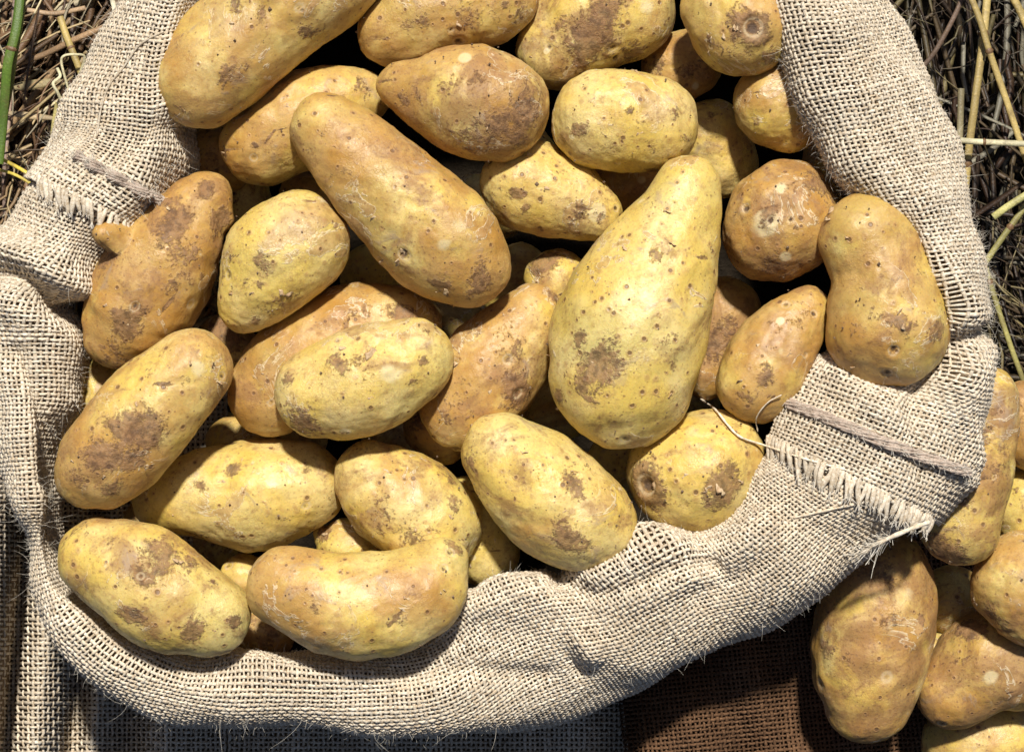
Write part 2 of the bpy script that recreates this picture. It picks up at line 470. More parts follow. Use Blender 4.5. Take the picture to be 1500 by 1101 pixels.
# wrinkles: (polyline px), width px, depth mm (negative = valley)
WR = [
 ([(-30,395),(25,400),(60,425),(95,455),(135,450)], 17, -9),
 ([(-20,372),(40,385),(100,410),(130,425)], 26, 7),
 ([(0,440),(50,470),(85,500),(95,580)], 30, 5),
 ([(20,520),(60,600),(70,700)], 16, -4),
 ([(640,905),(690,885),(745,875),(800,895),(860,955)], 22, 4),
 ([(700,868),(760,880),(820,915),(850,990)], 16, -3),
 ([(820,850),(875,868),(935,850),(990,830),(1050,825)], 15, -4.5),
 ([(850,850),(905,836),(950,812),(1000,815)], 22, 2.5),
 ([(880,868),(960,850),(1060,820),(1130,780)], 28, 4),
 ([(1240,560),(1290,600),(1330,640),(1390,700)], 26, 4),
 ([(1390,500),(1350,560),(1330,620),(1345,680)], 18, -4),
 ([(1440,480),(1400,500),(1380,530)], 15, -6),
 ([(1400,540),(1395,600),(1405,660)], 18, 4),
 ([(280,190),(220,190),(170,235)], 26, -4),
 ([(300,960),(430,985),(560,990)], 16, 3),
 ([(560,985),(680,985),(800,1000)], 18, -2.5),
 ([(1020,870),(1090,830),(1150,760),(1170,700)], 20, -2.5),
 ([(1330,300),(1350,400),(1400,470)], 16, -2),
 ([(1220,90),(1260,170),(1330,270)], 22, -1.5),
]
wob = Waves(5, 12, (6, 16)); wob2 = Waves(9, 12, (20, 40))
def wrinkle(G, N):
    px, py = toPix(G)
    h = np.zeros(px.shape)
    for pts, wd, dp in WR:
        pl = catmull(pts, 8)
        d2 = np.full(px.shape, 1e9)
        for q in pl: d2 = np.minimum(d2, (px - q[0]) ** 2 + (py - q[1]) ** 2)
        h += 1.5 * dp / 1000.0 * np.exp(-d2 / (2 * (wd * 0.72) ** 2))
    h += 0.0020 * wob(G) + 0.0009 * wob2(G)
    return G + N * h[..., None]

N_IN, N_OUT = 23, 36
def section(k0, k1, n_in=N_IN, n_out=N_OUT, lift=0.0, step=0.5):
    s0 = np.interp(k0, RK, arc); s1 = np.interp(k1, RK, arc)
    n = int(round((s1 - s0) / (PITCH * step)))
    n += n % 2
    ss = np.linspace(s0, s1, n + 1)
    kk = np.interp(ss, arc, np.arange(len(RC)))
    row = np.stack([np.interp(kk, np.arange(len(RC)), RC[:, c]) for c in range(8)], 1)
    th = np.linspace(0, np.pi / 2, 14)
    q_in = np.arange(-n_in / step, 1) * step * PITCH
    q_out = np.arange(1, n_out / step + 1) * step * PITCH
    out = np.zeros((n + 1, len(q_in) + len(q_out), 3))
    for i, r in enumerate(row):
        I = P(r[0], r[1], r[2]); O = P(r[3], r[4], r[5])
        C = P(r[0] + (r[3] - r[0]) * r[7], r[1] + (r[4] - r[1]) * r[7], r[6])
        cz = max(C[2], I[2] + 0.001)
        inn = np.stack([I[0] + (C[0] - I[0]) * (1 - np.cos(th)), I[1] + (C[1] - I[1]) * (1 - np.cos(th)), I[2] + (cz - I[2]) * np.sin(th)], 1)
        ou = np.stack([C[0] + (O[0] - C[0]) * np.sin(th), C[1] + (O[1] - C[1]) * np.sin(th), O[2] + (cz - O[2]) * np.cos(th)], 1)
        dr = unit((O - I) * np.array([1, 1, 0]))
        wdt = np.linalg.norm((O - I)[:2])
        tail_i = I + dr * min(0.012, 0.15 * wdt) + np.array([0, 0, -0.25])
        tail_o = O - dr * min(0.010, 0.15 * wdt) + np.array([0, 0, -0.30])
        a = np.vstack([inn[::-1], tail_i]); sa = np.concatenate([[0], np.cumsum(np.linalg.norm(np.diff(a, axis=0), axis=1))])
        b = np.vstack([ou, tail_o]); sb = np.concatenate([[0], np.cumsum(np.linalg.norm(np.diff(b, axis=0), axis=1))])
        for c in range(3):
            out[i, :len(q_in), c] = np.interp(-q_in, sa, a[:, c])
            out[i, len(q_in):, c] = np.interp(q_out, sb, b[:, c])
    # light smoothing across the profile so the arc joins the tails softly
    for _ in range(3):
        out[:, 1:-1] = 0.5 * out[:, 1:-1] + 0.25 * (out[:, :-2] + out[:, 2:])
    Nn = unit(np.cross(np.gradient(out, axis=0), np.gradient(out, axis=1)))
    if Nn[..., 2].mean() < 0: Nn = -Nn
    G = wrinkle(out, Nn)
    return G + Nn * lift, Nn, kk / NP

sack = put('burlap_sack', None, loc=None)
tag(sack, 'open beige burlap sack with rolled cuff, frayed hems and pinkish stitching, full of potatoes', 'sack')

# upper cloth: the left arm and the right arm, lying over the lower cloth at both frayed hems
b_up = Bag(); b_lo = Bag(); b_lin = Bag(); b_lin2 = Bag()
GL, NL, KL = section(0.0, 5.0, lift=0.0042)
weave(GL, b_up, seed=1)
GR, NR, KR = section(28.0, 40.0, lift=0.0042)
weave(GR, b_up, seed=2)
GB, NB, KB = section(4.0, 29.6)
weave(GB, b_lo, seed=3)
up = put('upper_cloth', b_up.mesh('upper_cloth', M_YARN), sack); up['kind'] = 'stuff'
lo = put('lower_cloth', b_lo.mesh('lower_cloth', M_YARN), sack); lo['kind'] = 'stuff'
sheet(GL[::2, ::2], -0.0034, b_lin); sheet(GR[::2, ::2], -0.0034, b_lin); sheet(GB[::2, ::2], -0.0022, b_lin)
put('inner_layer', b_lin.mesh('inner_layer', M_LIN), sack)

# ---- fringes
def hem(G, Nn, j_from, j_to, at_end, ln, seed):
    """short yarn ends sticking out past the last row of a cloth"""
    r = np.random.default_rng(seed)
    outd = unit(G[0] - G[3]) if not at_end else unit(G[-1] - G[-4])
    e = G[0] if not at_end else G[-1]; en = Nn[0] if not at_end else Nn[-1]
    side = unit(np.gradient(e, axis=0))
    lean = unit(np.array([0.30, -1.0, 0.0]) if at_end else np.array([0.22, -1.0, 0.0]))
    for j in range(j_from, j_to, 2):
        L = ln * r.uniform(0.55, 1.35) * S
        ph = r.uniform(-0.35, 0.35); K = 7
        t = np.linspace(0, 1, K)
        lat = (ph * t + 0.20 * r.normal() * np.sin(3 * t + r.uniform(0, 3))) * L * 0.6
        outd[j] = unit(outd[j] * 0.45 + lean * 0.65)
        base = e[j] - outd[j] * 0.0030 + en[j] * 0.0008
        pth = base + outd[j] * (t * (L + 0.0035))[:, None] + side[j] * lat[:, None] - en[j] * (0.0020 * t ** 2)[:, None] + en[j] * (0.0010 * r.uniform(-0.6, 1.0) * np.sin(np.pi * t))[:, None]
        wd = PITCH * r.uniform(0.42, 0.62)
        rr = wd * np.array([0.8, 1, 1.1, 1.15, 1.05, 0.85, 0.35])
        V, F, T = tubes(pth[None], rr[None], None, 6, 0.7, np.full((1, 3), r.uniform(0.92, 1.15)))
        o = put('fringe_thread', mesh_np('fringe_thread', V, F, M_YARN, True, {'tint': T}), sack)
        # frayed wisps at the tip
        m = 6
        tip = pth[-2]; dirs = unit(outd[j] + r.normal(0, 0.45, (m, 3)))
        tt = np.linspace(0, 1, 4)[None, :, None]
        wp = tip + dirs[:, None, :] * tt * L * 0.5 + r.normal(0, 0.0004, (m, 1, 3)) * tt ** 2
        V, F = tubes(wp, np.full((m, 4), 0.00010), None, 3)
        fz.add(V, F)
fz = Bag()
cm = 2 * N_IN
hem(GL, NL, cm - 24, cm + 26, True, 22, 11)
hem(GR, NR, cm - 44, cm + 46, False, 24, 12)

# ---- stitching twine
def surf_at(G, Nn, K, k, j):
    i = int(np.argmin(np.abs(K - k))); return G[i, j], Nn[i, j]
def twine(G, Nn, K, k, j0, j1, rad, stitch, seed, kshift=0.0):
    r = np.random.default_rng(seed)
    jj = np.arange(j0, j1)
    pts = []
    for q, j in enumerate(jj):
        kq = k + kshift * q / len(jj)
        p, n = surf_at(G, Nn, K, kq, j)
        h = 0.0018
        if stitch: h += 0.0022 * math.sin(2 * math.pi * q / stitch)
        pts.append(p + n * h)
    pts = catmull(pts, 4)
    for _ in range(6): pts[1:-1] = 0.5 * pts[1:-1] + 0.25 * (pts[:-2] + pts[2:])
    T = unit(np.gradient(pts, axis=0)); B = unit(np.cross(T, np.array([0.1, 0.2, 1.0]))); Nn2 = np.cross(B, T)
    bag = Bag()
    L = np.concatenate([[0], np.cumsum(np.linalg.norm(np.diff(pts, axis=0), axis=1))])
    for ply in range(9):
        a = L / (rad * 26) * 2 * np.pi + ply * 0.698
        w_ = 0.72 if ply % 3 else 0.35
        pp = pts + (B * np.cos(a)[:, None] * 1.25 + Nn2 * np.sin(a)[:, None] * 0.55) * rad * w_
        rr = rad * 0.34 * (1 + 0.2 * np.sin(L * (700 + 90 * ply) + ply))
        bag.add(*tubes(pp[None], rr[None], None, 6, 1.0, np.full((1, 3), 1.0)))
    put('stitching_twine', bag.mesh('stitching_twine', M_TWINE), sack)
    m = 700
    i = r.integers(0, len(pts), m); dirs = unit(r.normal(0, 1, (m, 3)) + T[i] * 1.5)
    tt = np.linspace(0, 1, 4)[None, :, None]
    wp = pts[i][:, None] + dirs[:, None] * tt * r.uniform(0.002, 0.006, (m, 1, 1)) + r.normal(0, 0.0010, (m, 1, 3)) * tt ** 2
    fz.add(*tubes(wp, np.full((m, 4), 0.00008), None, 3))
twine(GL, NL, KL, 4.0, cm - 18, cm + 20, 0.0021, 9, 21)
twine(GR, NR, KR, 29.1, cm - 44, cm + 40, 0.0023, 0, 22)

# ---- fuzz over the whole cloth, thicker on the silhouettes
def fuzz(G, Nn, n, seed, ln=(5, 15), edge=0.0):
    r = np.random.default_rng(seed)
    i = r.integers(0, G.shape[0], n)
    jlo, jhi = cm - 34, cm + 44
    j = r.integers(jlo, jhi, n)
    p = G[i, j]; nn = Nn[i, j]
    tang = unit(r.normal(0, 1, (n, 3)))
    flatn = 1.0 - np.abs(nn[:, 2])
    keep = r.random(n) < 0.20 + 0.62 * flatn
    p, nn, tang = p[keep], nn[keep], tang[keep]; m = len(p)
    L = r.uniform(ln[0], ln[1], (m, 1, 1)) * S * np.where(r.random((m, 1, 1)) < 0.08, 2.6, 1.0)
    d = unit(nn * r.uniform(0.25, 1.0, (m, 1)) + tang * 0.8)
    t = np.linspace(0, 1, 5)[None, :, None]
    curl = np.cross(d, unit(r.normal(0, 1, (m, 3))))
    wp = p[:, None] + nn[:, None] * 0.0006 + d[:, None] * t * L + curl[:, None] * (t ** 2) * L * r.normal(0, 0.9, (m, 1, 1))
    fz.add(*tubes(wp, np.full((m, 5), 0.000052) * np.array([1, 1, .9, .7, .4]), None, 3))
fuzz(GL, NL, 3600, 41); fuzz(GR, NR, 6500, 42); fuzz(GB, NB, 6500, 43)

# ---- the sack's outer folds hanging at the lower left and along the bottom
def patch(quad, z_fn, bag, lin, seed, mat_off=-0.0030, **kw):
    (x0, y0), (x1, y1) = quad
    nu = int((x1 - x0) / 7.2) * 2; nv = int((y1 - y0) / 7.2) * 2
    X, Y = np.meshgrid(np.linspace(x0, x1, nu + 1), np.linspace(y0, y1, nv + 1), indexing='ij')
    G = Pa(X, Y, z_fn(X, Y))
    weave(G, bag, seed=seed, **kw); sheet(G[::2, ::2], mat_off, lin)
    return G
def z_fold(X, Y):
    u = X + 0.10 * (Y - 800)
    z = -0.052 - 0.00005 * (Y - 600) - 0.055 * np.clip((u - 8) / 160, 0, 1)
    z = z + 0.026 * np.exp(-((u - (-14)) / 26) ** 2) - 0.036 * np.exp(-((u - 38) / 18) ** 2)
    z = z + 0.012 * np.exp(-((u - 84) / 24) ** 2) - 0.020 * np.exp(-((u - 134) / 18) ** 2) + 0.012 * np.exp(-((u - 165) / 14) ** 2)
    z = z - 0.016 * np.exp(-((u - 215) / 20) ** 2) + 0.012 * np.sin(u / 33.0) * (u > 215) * np.clip((u - 215) / 60, 0, 1)
    return z
bo = Bag(); bl = Bag()
patch(((-110, 560), (330, 1180)), z_fold, bo, bl, 51)
def z_bot(X, Y):
    return -0.13 - 0.00010 * (Y - 1000) + 0.010 * np.sin(X / 31.0) + 0.008 * np.sin(X / 17.0 + 1.0)
patch(((336, 985), (1000, 1180)), z_bot, bo, bl, 52)
of = put('outer_folds', bo.mesh('outer_folds', M_YARN), sack); of['kind'] = 'stuff'
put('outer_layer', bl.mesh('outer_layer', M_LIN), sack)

# sack walls and closed far rim out of frame, plus the deep inside
RI = np.concatenate([np.arange(0, len(RC), 6)])
rim = np.stack([RC[RI, 0] + (RC[RI, 3] - RC[RI, 0]) * 0.5, RC[RI, 1] + (RC[RI, 4] - RC[RI, 1]) * 0.5], 1)
top = np.array([(1080, -160), (1000, -215), (860, -245), (700, -250), (540, -235), (420, -195), (330, -150)])
loop = np.vstack([rim, top])
zs = [-0.075, -0.12, -0.20, -0.294]
ctr = loop.mean(0)
lv = np.array([[P(*(ctr + (q - ctr) * f), z) for q in loop] for z, f in zip(zs, (0.985, 0.98, 0.96, 0.9))])
n = len(loop); idx = np.arange(4 * n).reshape(4, n)
Fw = np.stack([idx[:-1], np.roll(idx, -1, 1)[:-1], np.roll(idx, -1, 1)[1:], idx[1:]], -1).reshape(-1, 4)
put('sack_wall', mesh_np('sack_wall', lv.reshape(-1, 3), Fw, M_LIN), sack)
# far cuff, out of the frame
arcp = catmull([(RC[-1, 0] + 70, -120)] + [tuple(t) for t in top] + [(300, -120)], 6)
V, F, T = tubes(np.array([[P(a, b, -0.012) for a, b in arcp]]), np.full((1, len(arcp)), 0.020), None, 14, 1.0, np.full((1, 3), 1.0))
put('far_cuff', mesh_np('far_cuff', V, F, M_YARN, True, {'tint': T}), sack)

# ---------------------------------------------------------------- potatoes
def cube_sphere(n):
    """welded cube-sphere directions and quads"""
    vid = {}; V = []; F = []
    def get(a):
        k = tuple(a)
        if k not in vid: vid[k] = len(V); V.append(k)
        return vid[k]
    for ax in range(3):
        for sg in (0, n):
            for i in range(n):
                for j in range(n):
                    q = []
                    for (di, dj) in ((0, 0), (1, 0), (1, 1), (0, 1)):
                        p = [0, 0, 0]; p[ax] = sg; p[(ax + 1) % 3] = i + di; p[(ax + 2) % 3] = j + dj
                        q.append(get(p))
                    F.append(q if sg else q[::-1])
    V = np.array(V, float) / n * 2 - 1
    V = np.tan(V * np.pi / 4)
    return unit(V), np.array(F)
CS_HI = cube_sphere(44); CS_LO = cube_sphere(20)

# name key: chains of (x, y, r) in photo pixels; warm 0..1; dirt 0..1; label; marks [(x,y,r,kind,strength)]
#   kinds: s scab/dirt patch, e eye (dimple, dark), d dent, k knob, p pale patch, c crease
POT = [
 # ---- top layer first (front to back)
 dict(k='bean', ch=[[(1268,350,70),(1292,405,76),(1298,482,90)]], w=.62, d=.45, z=14,
      m=[(1310,515,9,'e',.8),(1312,468,20,'s',.6),(1325,475,9,'k',1),(1250,485,16,'s',.5),(1375,485,16,'s',.8),(1340,400,26,'s',.3),(1290,460,16,'s',.4),(1300,550,30,'d',.5)],
      l='waisted, bean shaped potato lying on the burlap cuff inside the right rim'),
 dict(k='big', ch=[[(1008,274,48),(990,330,66),(952,405,96),(924,480,112),(912,547,106)]], w=.12, d=.26, z=8, f=1.0,
      m=[(870,540,38,'s',.75),(872,535,24,'d',1),(850,500,12,'s',.7),(985,540,10,'s',.5),(820,580,16,'s',.7),(890,645,14,'s',.5),(955,375,14,'s',.5),(975,500,16,'s',.5),(975,520,9,'d',.8)],
      l='largest potato, smooth and yellow green, standing upright right of centre'),
 dict(k='long', ch=[[(476,189,53),(525,234,70),(582,290,79),(643,348,87),(684,386,65)]], w=.66, d=.38, z=6,
      m=[(592,372,10,'e',.8),(700,412,30,'s',.6),(655,360,18,'p',.6),(670,330,20,'p',.5),(500,250,30,'s',.3),(650,420,16,'s',.7),(730,330,14,'s',.3)],
      l='long smooth tan potato lying diagonally across the upper middle of the heap'),
 dict(k='banana', ch=[[(424,860,62),(495,884,77),(560,884,79),(612,866,68),(634,840,50),(646,824,38)]], w=.50, d=.20, z=10,
      m=[(660,808,8,'e',.7),(652,832,8,'e',.6),(665,800,14,'s',.6),(580,905,12,'c',.8),(582,903,16,'s',.4),(460,890,12,'s',.4),(570,915,10,'s',.4),(430,905,20,'s',.3)],
      l='curved banana shaped potato lying at the bottom against the burlap cuff'),
 dict(k='twelve', ch=[[(146,816,60),(195,840,76),(250,876,78),(308,902,60)]], w=.30, d=.50, z=3,
      m=[(205,845,16,'s',.8),(205,845,8,'e',.4),(240,815,30,'s',.7),(275,820,22,'s',.6),(190,900,18,'s',.7),(285,920,16,'s',.8),(345,910,10,'s',.9),(110,780,24,'s',.4),(160,795,12,'s',.4),(310,850,10,'s',.5),(210,880,10,'s',.5)],
      l='yellow potato with brown patches in the lower left corner of the sack'),
 dict(k='twentysix', ch=[[(281,540,61),(225,596,72),(165,664,74),(136,690,57)]], w=.50, d=.50, z=8,
      m=[(200,630,32,'s',.85),(150,665,26,'s',.85),(190,675,24,'s',.7),(115,700,16,'s',.5),(325,550,7,'e',.7),(275,560,12,'s',.4),(160,720,16,'s',.6),(293,625,7,'s',.7),(215,550,16,'s',.3),(290,540,20,'p',.6)],
      l='dirty tan potato with dark soil patches slanting along the left cuff'),
 dict(k='five', ch=[[(590,128,38),(640,138,61),(690,148,83),(724,156,79)]], w=.55, d=.68, z=4,
      m=[(680,85,13,'p',1),(770,165,36,'s',.75),(720,180,26,'s',.6),(760,195,26,'s',.6),(670,120,26,'s',.4),(610,140,14,'s',.5),(700,115,14,'s',.5),(700,205,30,'s',.5),(745,145,14,'s',.5)],
      l='brown speckled pear shaped potato with a narrow left tip near the top'),
 dict(k='twenty', ch=[[(735,662,60),(785,710,82),(838,753,82),(866,766,67)]], w=.28, d=.42, z=4,
      m=[(842,710,16,'s',.8),(840,700,10,'d',.8),(835,790,26,'s',.7),(690,675,14,'s',.6),(800,690,26,'s',.3),(705,735,12,'s',.6),(880,720,20,'s',.3),(850,680,14,'s',.4)],
      l='plump yellow potato with faint brown blotches in the bottom middle beside the cuff'),
 dict(k='nineteen', ch=[[(1002,690,84),(1020,692,89),(1050,677,75)]], w=.16, d=.30, z=0,
      m=[(946,710,17,'e',1),(946,710,26,'s',1.1),(1060,715,26,'s',.85),(1070,690,14,'s',.7),(1010,735,14,'s',.5),(1045,740,16,'s',.5),(1020,640,36,'p',.5)],
      l='round pale yellow potato with a crusty stem scar in the lower right'),
 dict(k='twentytwo', ch=[[(469,576,66),(530,558,80),(600,530,63)]], w=.22, d=.46, z=6,
      m=[(495,532,22,'s',.55),(540,520,12,'c',1),(520,525,12,'s',.6),(545,560,20,'s',.35),(440,620,26,'s',.8),(420,555,12,'s',.7),(505,632,10,'p',.9),(605,558,9,'s',.5),(625,483,9,'s',.7),(570,545,24,'p',.6)],
      l='wrinkled yellow potato with a torn skin crease left of centre'),
 dict(k='one', ch=[[(295,118,70),(342,70,82),(402,20,79),(470,-30,80),(530,-72,62)]], w=.50, d=.36, z=2,
      m=[(332,115,16,'s',.6),(345,10,16,'s',.6),(390,15,18,'d',1),(385,20,12,'s',.6),(440,12,10,'e',.4),(265,160,9,'s',.6),(262,60,16,'s',.3),(450,40,20,'s',.5)],
      l='big tan potato in the top left corner against the burlap'),
 dict(k='six', ch=[[(880,176,72),(915,178,75),(955,182,70)]], w=.22, d=.34, z=3,
      m=[(845,190,14,'s',.7),(990,165,9,'s',.6),(930,195,28,'s',.35),(950,215,20,'s',.35),(890,215,20,'s',.35),(838,200,6,'p',1),(1005,200,16,'s',.5)],
      l='yellow egg shaped potato lying level below the top edge'),
 dict(k='four', ch=[[(577,46,53),(638,12,72),(700,2,70),(738,-4,52)]], w=.62, d=.45, z=0,
      m=[(661,44,5,'e',.7),(700,25,30,'s',.5),(620,25,14,'s',.5),(760,20,18,'s',.5),(740,8,8,'s',.7)],
      l='tan potato cut by the top edge left of centre'),
 dict(k='twentyfour', ch=[[(436,356,77),(402,384,78),(372,428,54),(356,450,36)]], w=.10, d=.40, z=2,
      m=[(385,385,14,'s',.7),(395,445,26,'s',.45),(350,410,20,'s',.5),(375,470,10,'s',.7),(462,320,14,'s',.3),(360,420,14,'s',.4),(337,380,9,'s',.5),(430,430,14,'s',.4)],
      l='greenish yellow drop shaped potato pointing down to the left'),
 dict(k='knobby', ch=[[(283,308,50),(248,372,78),(206,440,79),(172,490,50)],[(205,365,40),(184,350,24),(163,345,21),(150,345,15)],[(300,290,40),(322,320,22)]], w=.62, d=.62, z=2, kz=27,
      m=[(250,330,26,'s',.8),(245,295,18,'s',.6),(200,455,16,'s',.7),(198,450,8,'e',.9),(185,478,22,'s',.9),(275,370,26,'s',.6),(158,345,34,'s',1.1),(146,344,15,'e',.9),(260,415,26,'s',.4),(245,445,10,'c',.6),(320,325,18,'s',.9),(300,275,14,'s',.8),(170,510,24,'s',.6),(230,380,26,'p',.4)],
      l='knobbly brown potato with a stubby side knob against the left cuff'),
 dict(k='seventeen', ch=[[(1180,455,37),(1152,490,54),(1122,535,64),(1108,560,60)]], w=.58, d=.38, z=0,
      m=[(1142,470,7,'p',1),(1193,460,7,'e',.6),(1120,552,14,'s',.7),(1165,470,16,'s',.4),(1090,580,12,'s',.6),(1135,480,12,'s',.5),(1070,570,14,'s',.3)],
      l='small tapering potato leaning beside the bean shaped one, its narrow tip up'),
 dict(k='twentyone', ch=[[(782,455,42),(752,495,60),(714,545,78),(682,588,70)]], w=.55, d=.55, z=-2,
      m=[(760,570,22,'s',.95),(758,575,9,'e',.6),(813,435,12,'s',.7),(665,532,9,'e',.6),(700,480,18,'s',.5),(745,500,34,'s',.4),(670,590,30,'s',.4),(655,610,14,'s',.5),(738,558,12,'s',.5)],
      l='pear shaped tan potato leaning left of the largest one, narrow end up'),
 dict(k='two', ch=[[(385,212,62),(430,180,72),(490,156,59),(528,142,42)]], w=.50, d=.36, z=-6,
      m=[(370,232,8,'e',.5),(330,228,8,'s',.8),(395,200,10,'c',.5),(540,130,20,'s',.5),(415,145,5,'e',.5)],
      l='yellow tan potato tucked under the upper end of the long tan one'),
 dict(k='eight', ch=[[(1052,10,54),(1085,34,74),(1100,40,66)]], w=.62, d=.36, z=2,
      m=[(1100,40,24,'s',1),(1103,42,16,'e',.8),(1078,40,5,'p',1),(1060,75,30,'s',.4),(1130,80,20,'s',.6)],
      l='round tan potato with a rough brown scar at the top right'),
 dict(k='twentynine', ch=[[(545,702,57),(585,734,75),(632,768,75)]], w=.38, d=.45, z=-4,
      m=[(545,745,18,'d',.7),(560,750,24,'s',.45),(605,785,20,'s',.6),(530,660,22,'s',.5),(665,735,14,'s',.6),(610,720,16,'p',.5),(640,770,14,'s',.4),(660,700,14,'s',.5)],
      l='freckled yellow potato partly behind the curved one at the bottom'),
 dict(k='twentyeight', ch=[[(240,732,47),(310,725,68),(380,722,81),(440,712,67)]], w=.18, d=.30, z=-4,
      m=[(345,685,14,'s',.5),(290,785,18,'s',.5),(450,685,9,'s',.5),(450,740,8,'e',.5),(400,700,26,'p',.5),(420,745,30,'s',.25)],
      l='smooth yellow green potato lying level in the lower left of the heap'),
 dict(k='twelveb', ch=[[(772,272,68),(825,292,60),(870,313,42)]], w=.24, d=.35, z=-8, f=1.0,
      m=[(760,283,9,'s',.95),(771,305,6,'s',.9),(875,312,17,'p',1),(850,310,14,'s',.5),(903,305,6,'e',.8),(830,325,26,'s',.35),(820,245,14,'s',.4),(755,310,20,'s',.3)],
      l='yellow potato with large brown freckles and pale tip, above the centre'),
 dict(k='fifteen', ch=[[(1136,334,79),(1146,322,87)]], w=.85, d=.60, z=-4,
      m=[(1093,305,8,'e',.8),(1130,322,7,'e',.9),(1127,310,14,'s',.7),(1157,321,5,'e',.9),(1150,375,12,'p',.8),(1120,330,26,'p',.8),(1145,275,12,'p',.7),(1200,270,40,'s',.6),(1140,400,40,'s',.5)],
      l='round russet potato with a cluster of small eyes, left of the bean shaped one'),
 dict(k='twentythree', ch=[[(395,577,64),(450,522,80),(530,486,72),(585,478,60)]], w=.70, d=.45, z=-8,
      m=[(590,460,16,'s',.8),(580,450,22,'s',.5),(505,478,7,'s',.8),(515,455,22,'s',.4),(395,590,7,'e',.5),(640,460,16,'s',.6)],
      l='brownish orange potato mostly hidden behind the wrinkled yellow one'),
 dict(k='seven', ch=[[(814,72,58),(868,26,82),(918,18,72)]], w=.32, d=.66, z=-10,
      m=[(905,86,7,'e',1),(905,86,12,'d',1),(860,60,34,'s',.8),(885,20,26,'s',.7),(804,68,7,'e',.6),(800,75,6,'p',1),(930,75,24,'s',.6),(850,95,26,'s',.5),(945,10,20,'p',.7)],
      l='large dirty potato with a dark pit at the top edge right of centre'),
 dict(k='nine', ch=[[(1140,152,67),(1160,166,57)]], w=.45, d=.42, z=-12,
      m=[(1165,140,8,'s',.8),(1190,170,16,'s',.7),(1150,200,30,'s',.3)],
      l='rounded yellow potato half in shade beside the right cuff near the top'),
 dict(k='thirty', ch=[[(684,758,62),(714,812,50)]], w=.05, d=.35, z=-10,
      m=[(690,775,16,'s',.4),(655,745,20,'s',.6),(700,800,16,'s',.4),(730,840,14,'s',.4),(693,815,5,'p',1)],
      l='dull green potato end showing between the curved potato and the cuff'),
 dict(k='ten', ch=[[(992,100,52),(1010,92,50)]], w=.55, d=.7, z=-20,
      m=[(960,95,20,'s',.6),(1005,105,16,'s',.5)], l='shaded brown potato peeping out right of the egg shaped yellow one'),
 dict(k='eleven', ch=[[(1040,200,56),(1060,240,50)]], w=.3, d=.4, z=-26, m=[(1040,170,12,'s',.4)],
      l='shaded yellow potato deep in the gap between the largest and the round russet one'),
 dict(k='eighteen', ch=[[(1062,462,56),(1036,535,50)]], w=.75, d=.6, z=-24, m=[(1050,500,30,'s',.6)],
      l='dark shaded potato in the gap right of the largest yellow one'),
 dict(k='forty', ch=[[(815,412,47),(810,440,40)]], w=.2, d=.6, z=-16, m=[(795,385,22,'s',.9)],
      l='small scurfy green potato end wedged against the left flank of the largest one'),
 dict(k='twentyseven', ch=[[(150,582,60),(132,618,46)]], w=.1, d=.35, z=-20, m=[(135,600,8,'s',.5),(100,600,18,'s',.5)],
      l='speckled greenish potato deep behind the left cuff under the knobbly one'),
 dict(k='thirtythree', ch=[[(508,802,45),(520,805,45)],[(480,790,20),(472,782,14)]], w=.0, d=.4, z=-14, m=[(474,780,14,'s',.95)],
      l='small green potato with a corky stub in the gap above the curved one'),
 dict(k='thirtysix', ch=[[(318,228,46),(330,240,42)]], w=.95, d=.55, z=-22, m=[(300,225,30,'s',.4)],
      l='shaded reddish brown potato in the gap below the big top left one'),
 dict(k='thirtyseven', ch=[[(352,280,42),(362,300,36)]], w=.1, d=.55, z=-26, m=[(335,268,20,'s',.6)],
      l='shaded green potato right of the knobbly one and under the yellow tan one'),
 dict(k='fortyone', ch=[[(452,292,46),(480,300,40)]], w=.9, d=.5, z=-28, m=[],
      l='reddish potato sliver above the greenish drop shaped one'),
 dict(k='fortytwo', ch=[[(632,622,44),(650,640,40)]], w=.9, d=.6, z=-18, m=[(610,620,20,'s',.6)],
      l='brown potato edge showing under the right end of the wrinkled yellow one'),
 dict(k='fortyfour', ch=[[(930,278,46),(900,268,44)]], w=.9, d=.5, z=-30, m=[],
      l='dark orange potato deep below the egg shaped yellow one'),
 dict(k='fortyfive', ch=[[(330,500,42),(345,525,38)]], w=.3, d=.9, z=-22, m=[(325,480,24,'s',.8),(345,500,20,'s',.7)],
      l='scurfy grey brown potato in the gap left of the brownish orange one'),
 dict(k='fortythree', ch=[[(540,402,44),(560,396,36)]], w=.05, d=.4, z=-44, m=[],
      l='nearly black green potato in the dark gap left of the long tan one'),
 dict(k='thirtyfour', ch=[[(356,848,38),(380,860,30)]], w=.3, d=.5, z=-20, m=[],
      l='shaded potato sliver between the two lowest potatoes on the left'),
 dict(k='thirtyfive', ch=[[(396,930,36),(372,925,30)]], w=.6, d=.8, z=-22, m=[(390,935,20,'s',.7)],
      l='brown potato edge low against the cuff between the two bottom potatoes'),
 dict(k='fortyseven', ch=[[(1238,262,52),(1225,290,40)]], w=.9, d=.5, z=-34, m=[],
      l='dark reddish potato in shade under the right cuff behind the russet one'),
 dict(k='fortyeight', ch=[[(935,640,50),(900,690,46)]], w=.2, d=.4, z=-48, m=[],
      l='dark potato deep in the gap below the largest yellow one'),
 dict(k='fortynine', ch=[[(830,590,50),(800,600,40)]], w=.4, d=.4, z=-60, m=[],
      l='dark potato at the bottom of the gap left of the largest one'),
 dict(k='fifty', ch=[[(430,640,50),(350,650,46)]], w=.5, d=.4, z=-52, m=[],
      l='dark potato in the gap under the brownish orange one'),
 dict(k='fiftyone', ch=[[(760,400,44),(745,430,40)]], w=.5, d=.4, z=-56, m=[],
      l='dark potato in the gap below the lower end of the long tan one'),
